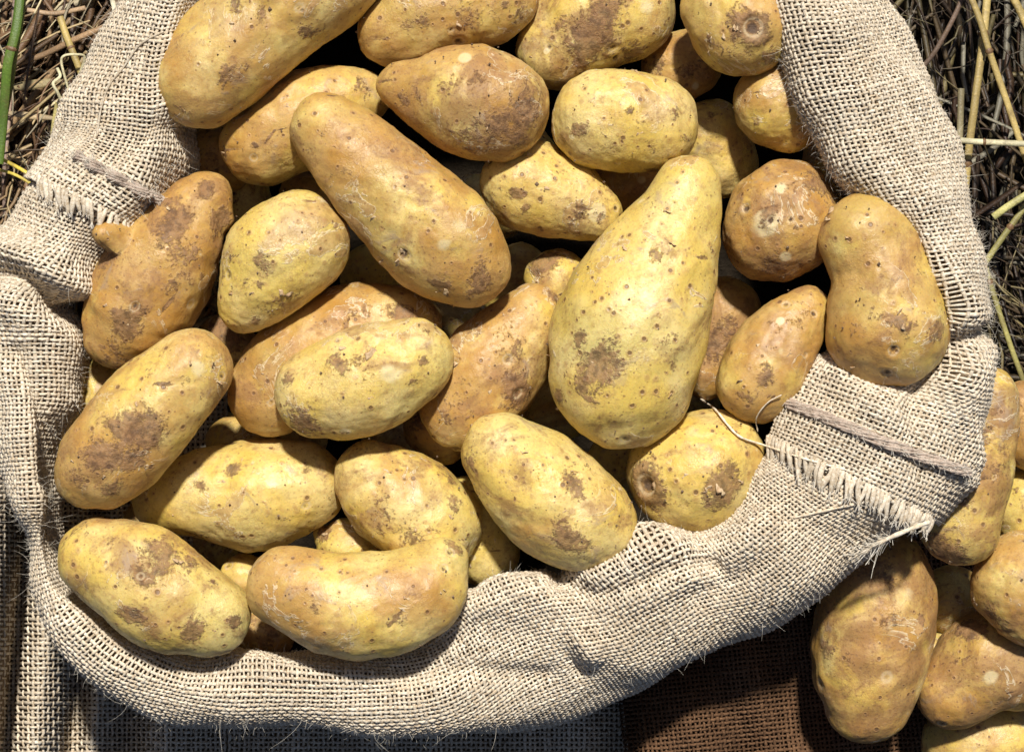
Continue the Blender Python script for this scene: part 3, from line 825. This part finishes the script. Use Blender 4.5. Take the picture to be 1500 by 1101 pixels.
 ] + [dict(k='deep', ch=[[(a, b, 46), (a + c_, b + d_, 42)]], w=.4, d=.6, z=-100, m=[], l='potato deep in shadow ' + t_)
  for a, b, c_, d_, t_ in [(700, 300, 30, 10, 'right of the middle of the long tan potato'),
   (650, 462, 24, 18, 'just below the lower end of the long tan potato'),
   (770, 225, -20, 20, 'between the speckled pear shaped and egg shaped ones'),
   (1225, 205, -10, 30, 'against the right cuff above the bean shaped one'),
   (1010, 592, -20, 12, 'between the largest potato and the pale round one'),
   (300, 640, 30, 6, 'left of the middle, above the level yellow green one'),
   (200, 775, -14, 12, 'by the left cuff between the two lower left potatoes'),
   (575, 655, 20, 6, 'under the lower edge of the wrinkled yellow one'),
   (290, 790, 26, 10, 'below the level yellow green potato')]] + [
 # ---- heap outside, lower right
 dict(k='outA', ch=[[(1287,850,78),(1279,915,90),(1272,975,82),(1270,1025,64)]], w=0.62, d=0.75, z=-60,
      m=[(1290,830,30,'s',.5),(1210,950,18,'s',.6),(1305,910,18,'s',.5),(1300,990,14,'e',.3),(1250,970,16,'s',.5),(1350,905,8,'s',.8),(1330,870,20,'p',.5)],
      l='large tan potato outside the sack, half shaded by the cuff'),
 dict(k='outB', ch=[[(1440,588,52),(1428,680,58),(1406,768,60)]], w=0.5, d=0.6, z=-36,
      m=[(1400,740,34,'s',.5),(1465,680,26,'s',.4),(1420,660,22,'s',.4),(1385,810,26,'s',1),(1440,640,12,'s',.7),(1430,625,14,'s',.5),(1440,700,8,'s',.5)],
      l='long yellow potato outside the sack, pressed against its right side'),
 dict(k='outC', ch=[[(1500,855,78),(1520,875,76)]], w=0.55, d=0.55, z=-28,
      m=[(1458,905,20,'s',.6),(1435,830,14,'s',.5),(1495,850,4,'e',.8),(1425,870,8,'s',.7)],
      l='yellow potato outside the sack cut by the right edge of the picture'),
 dict(k='outD', ch=[[(1400,1010,58),(1450,968,76),(1510,965,74)]], w=0.85, d=0.85, z=-50,
      m=[(1420,920,26,'s',.8),(1450,990,18,'p',.7),(1410,960,30,'s',.4)],
      l='glossy brown potato outside the sack in the lower right corner'),
 dict(k='outE', ch=[[(1366,965,40),(1372,1000,40)]], w=.0, d=.4, z=-66, m=[],
      l='green potato wedged deep between two potatoes outside the sack'),
 dict(k='outF', ch=[[(1500,600,40),(1515,640,50)]], w=.7, d=.5, z=-44, m=[(1490,600,20,'s',.5)],
      l='brown potato at the right edge next to the straw'),
 dict(k='outG', ch=[[(1500,735,50),(1515,765,50)]], w=.0, d=.3, z=-50, m=[(1490,720,8,'s',.5)],
      l='pale green potato at the right edge beside the long yellow one'),
 dict(k='outH', ch=[[(1395,880,52),(1420,900,50)]], w=.5, d=.5, z=-96, m=[],
      l='dark potato at the bottom of the outside heap'),
 dict(k='outI', ch=[[(1420,1090,70),(1470,1085,66)]], w=.4, d=.5, z=-50, m=[],
      l='tan potato along the lower edge of the outside heap'),
]

def dense(chain, n=30):
    c = np.array(chain, float)
    q = catmull(c, 10)
    L = np.concatenate([[0], np.cumsum(np.linalg.norm(np.diff(q[:, :2], axis=0), axis=1))])
    t = np.linspace(0, L[-1], n)
    return np.stack([np.interp(t, L, q[:, i]) for i in range(3)], 1)

# height of each potato: as high as given, but below the equator of everything in front of it
ORDER_SKIP = set()
gx, gy = np.meshgrid(np.arange(-60, 1561, 4), np.arange(-100, 1161, 4), indexing='ij')
placed = []
for p in POT:
    sp = np.vstack([dense(c) for c in p['ch']])
    p['sp'] = sp
    hm = np.full(gx.shape, -1.0)
    for x, y, r in sp[::2]:
        d2 = (gx - x) ** 2 + (gy - y) ** 2
        hm = np.maximum(hm, np.where(d2 < r * r, np.sqrt(np.maximum(r * r - d2, 0)), -1))
    z = p['z'] / 1000.0
    if p['z'] <= -14 and not p['k'].startswith('out'): z -= 0.012 if p['z'] > -18 else 0.022
    if p['k'] == 'deep':
        p['hm'] = hm; p['rm'] = hm.max(); p['zz'] = z; continue
    for q in placed:
        mk = (q['hm'] >= 0) & (hm >= 0)
        # the part of the overlap that hugs q's outline
        ring = mk & (q['hm'] < 0.55 * q['rm'])
        if ring.any():
            z = min(z, q['zz'] - float(np.quantile(hm[ring], 0.95)) * 0.95 * S - 0.0035)
    p['hm'] = hm; p['rm'] = hm.max(); p['zz'] = z
    placed.append(p)

def make_potato(p, i):
    big = p['rm'] > 48 and p['z'] > -30 or p['k'] in ('outA', 'outB', 'outC', 'outD')
    dirs, F = CS_HI if big else CS_LO
    z0 = p['zz']; sp = p['sp']; kz = (D - z0) / D
    zv = np.full(len(sp), z0)
    if 'kz' in p: zv[30:60] += p['kz'] / 1000.0 * np.linspace(0, 1, 30)
    Cs = Pa(sp[:, 0], sp[:, 1], zv); R = sp[:, 2] * S * kz
    if len(p['ch'][0]) > 1:       # nestle: tips of long potatoes dip a little
        pass
    ctr = np.average(Cs[:30], axis=0, weights=R[:30] ** 2)
    c = Cs - ctr
    u, s_, vt = np.linalg.svd(c[:30] - c[:30].mean(0)); axm = vt[0]
    L = (np.abs(c[:30] @ axm).max() + R.max()); asp = max(1.0, L / R.max()) ** 0.75
    dd = unit(dirs + np.outer(dirs @ axm, axm) * (asp - 1))
    b = dd @ c.T; disc = b * b - (c ** 2).sum(1)[None] + (R ** 2)[None]
    t = np.where(disc > 0, b + np.sqrt(np.maximum(disc, 0)), -1).max(1)
    V = dd * t[:, None]
    V[:, 2] *= 0.92
    # lumps
    rm = R.max()
    wl = Waves(100 + i, 16, (0.35 / rm, 0.75 / rm)); wm = Waves(300 + i, 18, (1.0 / rm, 2.4 / rm)); wf = Waves(500 + i, 22, (3 / rm, 7 / rm))
    ln = unit(V)
    V = V + ln * (rm * (0.020 * wl(V) + 0.0115 * wm(V) + 0.0036 * wf(V)))[:, None]
    # marks
    marks = np.zeros((len(V), 3))
    W = V + ctr
    px, py = toPix(W)
    upm = V[:, 2] > 0
    r = np.random.default_rng(900 + i)
    ml = list(p['m'])
    for _ in range(16 if big else 5):      # unremarked eyes and scuffs all round
        v = V[r.integers(len(V))]
        ml.append((None, v, r.uniform(4, 12), r.choice(['e', 'd', 's', 's', 'c', 's', 'p']), r.uniform(.3, .65)))
    disp = np.zeros(len(V))
    for mk in ml:
        if mk[0] is None:
            cen = mk[1]; rr, kd, st = mk[2] * S, mk[3], mk[4]
        else:
            d2 = (px - mk[0]) ** 2 + (py - mk[1]) ** 2 + np.where(upm, 0, 1e7)
            cen = V[int(np.argmin(d2))]; rr, kd, st = mk[2] * S, mk[3], mk[4]
        dv = V - cen
        dist = np.linalg.norm(dv, axis=1) / rr
        g = np.exp(-dist ** 2 * 1.1)
        if kd == 's':
            ang = r.uniform(0, 3.14); ax = np.array([math.cos(ang), math.sin(ang), 0])
            da = np.sqrt(np.maximum(dist ** 2 - 0.55 * ((dv @ ax) / rr) ** 2, 0))
            marks[:, 0] = np.maximum(marks[:, 0], st * np.exp(-(da / 1.15) ** 2) * 1.02)
        elif kd == 'p':
            marks[:, 1] = np.maximum(marks[:, 1], st * g)
        elif kd == 'e':
            disp += rr * (-0.55 * np.exp(-(dist / 0.75) ** 2) + 0.24 * np.exp(-((dist - 1.35) / 0.5) ** 2)) * st
            marks[:, 2] = np.maximum(marks[:, 2], st * np.exp(-(dist / 0.62) ** 2))
            marks[:, 0] = np.maximum(marks[:, 0], 0.62 * st * np.exp(-(dist / 1.3) ** 2))
        elif kd == 'd':
            disp += -rr * 0.30 * st * g
        elif kd == 'k':
            disp += rr * 0.55 * st * np.exp(-(dist / 0.8) ** 2)
            marks[:, 0] = np.maximum(marks[:, 0], 0.7 * np.exp(-((dist - 0.9) / 0.5) ** 2))
        elif kd == 'c':
            ang = 0.9 if mk[0] is not None else 0.0
            ax = np.array([math.cos(ang), math.sin(ang) , 0])
            lon = (dv @ ax) / (rr * 1.8); lat = (dv[:, :2] @ np.array([-ax[1], ax[0]])) / (rr * 0.28)
            gg = np.exp(-lon ** 2 - lat ** 2) * (dist < 3)
            disp += -rr * 0.35 * st * gg
            marks[:, 0] = np.maximum(marks[:, 0], 0.8 * gg)
    V = V + ln * disp[:, None]
    me = mesh_np('potato', V, F, M_POT, True, {'marks': marks})
    o = put('potato', me, loc=tuple(ctr))
    o.color = (min(0.80, max(0, (p['w'] - 0.35) * 1.3 + 0.40)), min(1, p['d'] * 1.1 + 0.12), (0.137 * (i + 1)) % 1.0, p.get('f', 0.25 + 0.6 * ((i * 29) % 10) / 10))
    tag(o, p['l'], 'potato', 'potatoes lost in the dark gaps' if p['k'] == 'deep' else 'potatoes heaped outside the sack' if p['k'].startswith('out') else 'potatoes in the burlap sack')
    p['obj'] = o; p['V'] = V; p['ctr'] = ctr
    return o
for i, p in enumerate(POT): make_potato(p, i)
PK = {p['k']: p for p in POT}

# ---- curled flakes of peeling skin, parts of their potatoes
def flake(key, x, y, size, ang, seed, lift=0.35):
    p = PK[key]; V = p['V'] + p['ctr']
    px, py = toPix(V)
    d2 = (px - x) ** 2 + (py - y) ** 2 + np.where(V[:, 2] > p['ctr'][2] - 0.012, 0, 1e7)
    c = V[int(np.argmin(d2))]; n = unit(c - p['ctr'])
    r = np.random.default_rng(seed)
    a = unit(np.cross(n, np.array([math.sin(ang), math.cos(ang), 0.2]))); b = np.cross(n, a)
    m = 7; u = np.linspace(-1, 1, m); s = size * S
    jag = r.uniform(0.55, 1.1, m)
    rows = []
    for q, v in enumerate(np.linspace(0, 1, 4)):
        wdt = 1 - 0.35 * v
        rows.append(c + np.outer(u * s * wdt, a) + np.outer(v * s * 0.9 * jag, b) + np.outer((0.02 + lift * v ** 1.6 + 0.12 * v * np.sin(u * 4 + seed)) * s * np.ones(m), n) - n * 0.0004)
    top = np.array(rows).reshape(-1, 3)
    bot = top - n * 0.00035
    idx = np.arange(4 * m).reshape(4, m)
    F1 = np.stack([idx[:-1, :-1], idx[1:, :-1], idx[1:, 1:], idx[:-1, 1:]], -1).reshape(-1, 4)
    F2 = F1[:, ::-1] + 4 * m
    bd = np.concatenate([idx[0, :], idx[1:, -1], idx[-1, :-1][::-1], idx[1:-1, 0][::-1]])
    F3 = np.stack([bd, np.roll(bd, -1), np.roll(bd, -1) + 4 * m, bd + 4 * m], 1)
    VV = np.vstack([top, bot]) - p['ctr']
    put('skin_flake', mesh_np('skin_flake', VV, np.vstack([F1, F2, F3]), M_FLAKE), p['obj'])
FL = [('long',595,366,9,.4),('long',588,385,8,1.4),('long',563,386,8,2.2),('long',672,440,14,.3),('long',655,425,10,.5),('long',640,432,8,2.9),
      ('long',690,250,7,1.1),('five',680,82,13,.3),('five',775,95,6,1.),('six',925,104,13,.2),('six',938,106,9,.5),
      ('knobby',325,315,10,1.9),('knobby',302,272,14,.4),('knobby',284,266,10,2.6),('knobby',158,335,12,.8),('knobby',185,352,8,2.),
      ('bean',1330,478,9,.9),('bean',1320,462,8,2.),('bean',1388,475,13,1.2),('bean',1224,305,13,2.6),('bean',1215,318,9,1.6),
      ('twentyone',660,528,14,.2),('twentyone',818,440,7,1.),('twentytwo',503,630,9,.3),('twentytwo',545,522,12,2.5),('twentytwo',500,505,9,.2),
      ('big',808,525,13,1.4),('big',826,600,12,1.5),('big',983,580,8,2.),('big',860,525,12,.5),('big',1046,432,8,1.7),
      ('one',265,158,8,.7),('two',328,228,8,2.),('outB',1400,825,12,.3),('outB',1385,815,11,1.5),('outB',1440,660,9,.6),
      ('nineteen',960,712,8,1.6),('nineteen',1058,712,12,.6),('nineteen',1040,718,9,2.1),('twelve',262,818,10,.3),('twelve',372,910,7,1.),
      ('eight',1078,40,6,1.),('thirtythree',478,778,9,.5),('twenty',690,615,8,.6),('twenty',770,800,10,1.9),('twentysix',322,560,6,1.),
      ('twentyfour',420,425,11,.2),('seventeen',1085,560,7,2.),('outC',1430,880,9,1.6),('twentynine',665,755,8,.3)]
for q, (k, x, y, sz, an) in enumerate(FL): flake(k, x, y, sz, an, q + 3, 0.22 + 0.25 * ((q * 37) % 10) / 10)

# ---- loose threads
HV = np.vstack([GL.reshape(-1, 3), GR.reshape(-1, 3), GB.reshape(-1, 3)] + [p['V'] + p['ctr'] for p in POT])
HPX, HPY = toPix(HV)
def height_at(x, y):
    m = (np.abs(HPX - x) < 5) & (np.abs(HPY - y) < 5)
    return float(HV[m, 2].max()) if m.any() else -0.03
def thread(pts, rad, mat, name, parent, tint=1.0, seed=0, fray=0, free=False):
    r = np.random.default_rng(seed)
    q = catmull([(a, b) for a, b, c in pts], 10)
    zz = np.array([height_at(a, b) for a, b in q]) + 0.0007
    for _ in range(12):
        sm = zz.copy(); sm[1:-1] = 0.25 * zz[:-2] + 0.5 * zz[1:-1] + 0.25 * zz[2:]; zz = np.maximum(sm, zz * 0.6 + sm * 0.4)
    if free: zz = catmull([(c / 1000.0, 0) for a, b, c in pts], 10)[:, 0]
    p = Pa(q[:, 0], q[:, 1], zz)
    rr = np.full(len(p), rad) * (1 + 0.15 * np.sin(np.arange(len(p)) * 0.9)); rr[0] *= 0.4; rr[-1] *= 0.4
    V, F, T = tubes(p[None], rr[None], None, 6, 1.0, np.full((1, 3), tint))
    o = put(name, mesh_np(name, V, F, mat, True, {'tint': T}), parent)
    if fray:
        end = p[-1]; d = unit(p[-1] - p[-6])
        dirs = unit(d + r.normal(0, 0.42, (fray, 3)))
        tt = np.linspace(0, 1, 5)[None, :, None]
        st = p[r.integers(len(p) - 14, len(p), fray)]
        wp = st[:, None] + dirs[:, None] * tt * r.uniform(0.004, 0.012, (fray, 1, 1)) + r.normal(0, 0.0025, (fray, 1, 3)) * tt ** 2
        fz.add(*tubes(wp, np.full((fray, 5), 0.00011), None, 3))
    return o
thread([(1362,764,16),(1340,772,19),(1298,790,15),(1262,810,8)], 0.0011, M_YARN, 'loose_thread', sack, 1.15, 31, 90, True)
thread([(1285,732,20),(1235,742,20),(1190,752,18),(1162,758,17)], 0.0006, M_YARN, 'loose_thread', sack, 1.05, 32)
thread([(1026,584,30),(1048,600,34),(1066,622,36),(1085,640,34),(1120,652,24),(1180,672,20),(1240,688,20)], 0.00055, M_YARN, 'loose_thread', sack, 1.3, 33)
thread([(1110,632,20),(1108,612,24),(1124,590,24),(1145,578,22)], 0.0003, M_YARN, 'loose_thread', sack, 1.0, 34)
thread([(240,46,10),(205,66,12),(180,100,13),(160,125,13),(148,160,12),(142,200,12)], 0.0005, M_YARN, 'loose_thread', sack, 0.85, 35)

cr = np.random.default_rng(5)
CB = Bag()
octv = np.array([[1,0,0],[0,1,0],[-1,0,0],[0,-1,0],[0,0,1],[0,0,-1]], float)
octf = np.array([[0,1,4],[1,2,4],[2,3,4],[3,0,4],[1,0,5],[2,1,5],[3,2,5],[0,3,5]])
for _ in range(420):
    if cr.random() < 0.75: x, y = cr.uniform(90, 1380), cr.uniform(0, 960)
    else: x, y = cr.uniform(600, 1450), cr.uniform(600, 1000)
    z = height_at(x, y)
    if z < -0.02: continue
    sz = cr.uniform(0.7, 2.2) * S * (1.6 if cr.random() < 0.1 else 1)
    CB.add(octv * sz * cr.uniform(0.5, 1.3, (6, 3)) + P(x, y, z + sz * 0.3), octf)
cb = put('soil_crumbs', mesh_np('soil_crumbs', np.concatenate(CB.V), np.concatenate(CB.F), M_SOIL, False))
tag(cb, 'dry soil crumbs scattered over the potatoes and the burlap', 'soil', kind='stuff')
fo = put('fibre_fuzz', fz.mesh('fibre_fuzz', M_FUZZ), sack); fo['kind'] = 'stuff'

fr = np.random.default_rng(77)
for q, p in enumerate(POT):
    if p['k'] == 'deep' or p['z'] < -16: continue
    sp = p['sp']
    for _ in range(5):
        c0 = sp[fr.integers(0, 30)]; a = fr.uniform(0, 6.28); rr = c0[2] * fr.uniform(0.3, 0.93)
        flake(p['k'], c0[0] + rr * math.cos(a), c0[1] + rr * math.sin(a), fr.uniform(3.0, 7.5), fr.uniform(0, 3.1), int(fr.integers(999)), fr.uniform(0.1, 0.5))

# ---------------------------------------------------------------- brown sack under the outside heap
bb = Bag(); bbl = Bag()
def z_br(X, Y):
    d = (X - 1190) * 0.8 + (Y - 900) * 0.2
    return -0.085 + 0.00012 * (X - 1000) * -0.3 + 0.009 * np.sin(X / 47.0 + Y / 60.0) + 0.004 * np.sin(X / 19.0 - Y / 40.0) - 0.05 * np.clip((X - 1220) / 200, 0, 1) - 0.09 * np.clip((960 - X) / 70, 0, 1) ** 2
PITCH_KEEP = PITCH
PITCH = 6.2 * S
def patch_b(x0, y0, x1, y1):
    nu = int((x1 - x0) / 6.6) * 2; nv = int((y1 - y0) / 6.6) * 2
    X, Y = np.meshgrid(np.linspace(x0, x1, nu + 1), np.linspace(y0, y1, nv + 1), indexing='ij')
    Xr = X + (Y - y0) * 0.12; Yr = Y - (X - x0) * 0.10
    G = Pa(Xr, Yr, z_br(Xr, Yr))
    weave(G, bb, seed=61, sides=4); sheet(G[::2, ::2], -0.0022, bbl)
patch_b(880, 800, 1560, 1200)
PITCH = PITCH_KEEP
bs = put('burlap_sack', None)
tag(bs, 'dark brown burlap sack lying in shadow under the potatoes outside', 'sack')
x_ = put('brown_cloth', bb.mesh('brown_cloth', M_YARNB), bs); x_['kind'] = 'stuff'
put('brown_underlayer_shaded', bbl.mesh('brown_underlayer_shaded', M_LINB), bs)

# ---------------------------------------------------------------- straw
def straw_field(n, xr, yr, zr, ang_fn, seed, cols, rad=(2.0, 5.5), ln=(60, 260), keep=None, fine=0.4):
    r = np.random.default_rng(seed)
    x = r.uniform(*xr, n); y = r.uniform(*yr, n); z = r.uniform(zr[0], zr[1], n)
    if keep is not None:
        k = keep(x, y); x, y, z = x[k], y[k], z[k]; n = len(x)
    a = ang_fn(x, y, r); L = r.uniform(*ln, n) * S
    K = 7; t = np.linspace(-0.5, 0.5, K)
    dx, dy = np.cos(a), -np.sin(a)
    base = Pa(x, y, z)
    bend = r.normal(0, 0.045, n) * L; tilt = r.normal(0, 0.16, n) * L
    kink = r.normal(0, 0.05, (n, K)) * L[:, None] * (r.random((n, 1)) < 0.35)
    pth = base[:, None, :] + np.stack([dx[:, None] * t * L[:, None] - dy[:, None] * (bend[:, None] * (t ** 2) * 4 + kink * 0.5),
                                       dy[:, None] * t * L[:, None] + dx[:, None] * (bend[:, None] * (t ** 2) * 4 + kink * 0.5),
                                       tilt[:, None] * t], -1)
    R = (r.uniform(rad[0], rad[1], n) * S * 0.5)[:, None] * np.array([.75, .95, 1, 1, 1, .9, .6])
    thin = r.random(n) < fine
    R[thin] *= 0.35
    ci = r.integers(0, len(cols), n)
    tint = np.array(cols)[ci] * r.uniform(0.6, 1.25, (n, 1))
    N = np.broadcast_to(unit(np.stack([r.normal(0, .5, n), r.normal(0, .5, n), np.ones(n)], -1))[:, None, :], pth.shape)
    return tubes(pth, R, N, 5, 0.4, tint)
def not_sack(x, y):
    return np.ones(len(x), bool)
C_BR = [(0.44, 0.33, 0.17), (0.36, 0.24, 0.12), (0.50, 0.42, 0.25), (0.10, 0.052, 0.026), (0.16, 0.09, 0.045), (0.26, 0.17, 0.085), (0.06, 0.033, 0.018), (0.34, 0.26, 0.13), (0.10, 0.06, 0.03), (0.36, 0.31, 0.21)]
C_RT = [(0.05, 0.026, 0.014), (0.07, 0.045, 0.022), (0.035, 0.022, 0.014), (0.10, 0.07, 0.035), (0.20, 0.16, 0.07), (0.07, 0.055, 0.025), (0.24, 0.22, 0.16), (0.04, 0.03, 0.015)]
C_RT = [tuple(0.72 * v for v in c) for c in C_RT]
sb = Bag()
mixed = lambda x, y, r: np.where(r.random(len(x)) < 0.5, r.normal(2.3, 0.35, len(x)), r.uniform(0, 3.14, len(x)))
sb.add(*straw_field(2300, (-160, 330), (-150, 520), (-0.16, -0.065), mixed, 71, C_BR, (6, 17), (70, 300), fine=0.2))
sb.add(*straw_field(420, (-160, 260), (-150, 460), (-0.075, -0.050), mixed, 72, C_BR, (2, 9), (60, 200)))
vert = lambda x, y, r: np.where(r.random(len(x)) < 0.72, r.normal(1.55, 0.22, len(x)), r.uniform(0, 3.14, len(x)))
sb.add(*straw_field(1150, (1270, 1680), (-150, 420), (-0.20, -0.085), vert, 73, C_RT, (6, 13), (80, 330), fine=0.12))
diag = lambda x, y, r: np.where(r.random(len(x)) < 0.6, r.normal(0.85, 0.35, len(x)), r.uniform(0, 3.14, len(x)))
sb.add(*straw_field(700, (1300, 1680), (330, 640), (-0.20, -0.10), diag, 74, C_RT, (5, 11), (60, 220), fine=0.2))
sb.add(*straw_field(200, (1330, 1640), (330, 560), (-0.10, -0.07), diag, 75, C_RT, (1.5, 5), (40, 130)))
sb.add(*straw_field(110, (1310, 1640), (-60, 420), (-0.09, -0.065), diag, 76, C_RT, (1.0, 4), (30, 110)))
so = put('straw', sb.mesh('straw', M_STRAW))
tag(so, 'tangled dry brown straw around the burlap sack', 'straw', kind='stuff')

def stalk(pts, wid, colr, label, cat='straw stalk', name='straw_stalk', nodes=(), seed=0, flat=0.6, leaf=False):
    """one hollow straw with its joints"""
    p = catmull([P(a, b, c / 1000.0) for a, b, c in pts], 10)
    K = len(p); s = np.linspace(0, 1, K)
    rr = np.full(K, wid * S * 0.5)
    if leaf: rr = rr * np.clip(np.sin(np.pi * np.clip(s * 0.9 + 0.08, 0, 1)) ** 0.6, 0.12, 1)
    T3 = np.tile(np.array(colr), (K, 1)) * (0.9 + 0.2 * np.sin(s * 9 + seed))[:, None]
    V, F, T = tubes(p[None], rr[None], None, 8, flat, T3[None])
    e = np.arange(8)                                 # closed, slightly sunk ends
    cz = np.array([p[0], p[-1]]); V = np.vstack([V, cz]); T = np.vstack([T, T3[:1] * .4, T3[-1:] * .4]); n0 = len(V) - 2
    F = np.vstack([F, [[n0, (i + 1) % 8, i, i] for i in range(0)] or np.zeros((0, 4), int)])
    me = mesh_np(name, V[:-2], F, M_STRAW, True, {'tint': T[:-2]})
    o = put(name, me); tag(o, label, cat)
    for nd in nodes:
        i = int(nd * (K - 1)); i = min(max(i, 2), K - 3)
        q = p[i - 1:i + 2]; q = np.array([q[0] * .6 + q[1] * .4, q[1], q[2] * .6 + q[1] * .4])
        V, F, T = tubes(q[None], np.array([[.9, 1.35, .9]]) * wid * S * 0.5, None, 8, flat + .1, np.array([[0.16, 0.09, 0.04]]))
        put('joint', mesh_np('joint', V, F, M_STRAW, True, {'tint': T}), o)
    return o
Y1 = (0.44, 0.33, 0.12); Y2 = (0.40, 0.34, 0.17); Y3 = (0.58, 0.53, 0.33); OL = (0.30, 0.27, 0.09)
stalk([(1449,-40,-66),(1441,50,-64),(1428,150,-62),(1418,230,-64),(1410,330,-68),(1408,420,-74)], 13, Y1, 'upright yellow straw stalk right of the sack, crossed by a pale horizontal one', nodes=(.2,.62), seed=1)
stalk([(1405,-40,-58),(1432,20,-58),(1449,75,-58),(1475,150,-60),(1500,225,-62),(1520,280,-64)], 11, Y1, 'slanting yellow straw stalk running to the right edge', nodes=(.4,), seed=2)
stalk([(1384,203,-54),(1420,207,-52),(1460,209,-52),(1530,212,-52)], 10, Y3, 'pale straw stalk lying level at the right of the sack', nodes=(.55,), seed=3)
stalk([(1408,130,-72),(1405,230,-72),(1402,300,-74)], 11, (0.26,0.22,0.12), 'short dull upright straw stalk behind the yellow one right of the sack', seed=4)
stalk([(1455,318,-54),(1480,300,-52),(1520,275,-52)], 12, (0.50,0.47,0.18), 'pale yellow cut straw end at the right edge', seed=5)
stalk([(1480,-10,-50),(1492,12,-50),(1505,40,-50)], 13, Y1, 'thick straw end in the top right corner', seed=6)
stalk([(1436,396,-60),(1460,360,-60),(1500,305,-60),(1530,270,-60)], 10, OL, 'olive brown straw stalk slanting up to the right edge', nodes=(.5,), seed=7)
stalk([(1436,360,-66),(1452,420,-64),(1478,500,-64),(1500,560,-66)], 9, OL, 'olive straw stalk slanting down beside the right side of the sack', nodes=(.3,), seed=8)
stalk([(1352,98,-70),(1372,72,-68),(1400,20,-66),(1415,-20,-66)], 8, (0.15,0.10,0.07), 'dark thin twig near the top right of the sack', 'twig', 'twig', seed=9)
# green stem, left edge
stalk([(32,-30,-30),(24,40,-26),(12,90,-26),(8,130,-30),(4,180,-34),(-2,240,-36)], 15, (0.10,0.17,0.025), 'bright green grass stem along the left edge', 'grass stalk', 'grass_stalk', nodes=(.33,), seed=10, flat=0.35)
stalk([(38,-30,-33),(30,30,-30),(20,80,-30),(15,120,-34),(7,170,-38),(2,215,-42)], 13, (0.17,0.19,0.04), 'yellow green dry leaf beside the bright green grass stem', 'grass leaf', 'grass_leaf', seed=24, leaf=True, flat=.2)
stalk([(22,-20,-60),(14,160,-60),(6,260,-58),(10,370,-60)], 7, (0.30,0.21,0.16), 'thin greyish brown stalk below the green stem at the left edge', seed=11)
stalk([(88,25,-50),(98,55,-48),(110,85,-46),(120,110,-46)], 11, (0.40,0.30,0.10), 'short yellow brown straw stalk upper left of the sack', nodes=(.5,), seed=12)
stalk([(40,15,-54),(80,20,-54),(125,12,-52)], 8, (0.38,0.26,0.15), 'brown straw stalk lying level in the top left corner', seed=13)
stalk([(20,95,-56),(65,80,-54),(110,58,-50),(165,35,-48)], 10, (0.30,0.19,0.10), 'brown straw stalk rising toward the left cuff', nodes=(.6,), seed=14)
stalk([(16,128,-58),(50,124,-56),(90,118,-54)], 17, (0.30,0.24,0.12), 'broad brown straw leaf lying level left of the sack', 'straw leaf', 'straw_leaf', seed=15, leaf=True, flat=.2)
stalk([(8,165,-56),(45,170,-54),(86,174,-52)], 12, (0.42,0.32,0.18), 'pale brown straw leaf lower down left of the sack', 'straw leaf', 'straw_leaf', seed=16, leaf=True, flat=.25)
stalk([(106,150,-40),(97,120,-38),(90,92,-36),(94,82,-35),(110,80,-36),(124,84,-38),(116,110,-40),(113,122,-42)], 4, Y3, 'thin pale looped straw touching the left cuff', seed=17)
stalk([(84,100,-38),(88,112,-36),(78,122,-34),(84,135,-34),(93,150,-36),(106,144,-36)], 5, Y3, 'thin pale crumpled straw left of the cuff', seed=18)
stalk([(72,260,-44),(76,215,-44),(78,185,-46),(84,150,-44)], 7, (0.42,0.36,0.14), 'upright yellow straw stalk close to the left cuff', nodes=(.5,), seed=19)
stalk([(-20,222,-46),(20,242,-42),(54,262,-38)], 6, (0.62,0.48,0.06), 'bright yellow straw pointing at the left frayed hem', seed=20)
stalk([(-10,246,-48),(22,256,-44),(50,272,-42)], 5, (0.58,0.46,0.08), 'lower of two bright yellow straws by the left frayed hem', seed=21)
stalk([(170,40,-46),(168,15,-46),(160,-15,-46)], 8, (0.62,0.58,0.42), 'whitish straw end in the top left behind the cuff', seed=22)
stalk([(12,-30,-70),(4,60,-72),(10,140,-74)], 9, (0.20,0.12,0.06), 'dark brown straw stalk in shade at the far left', seed=23)
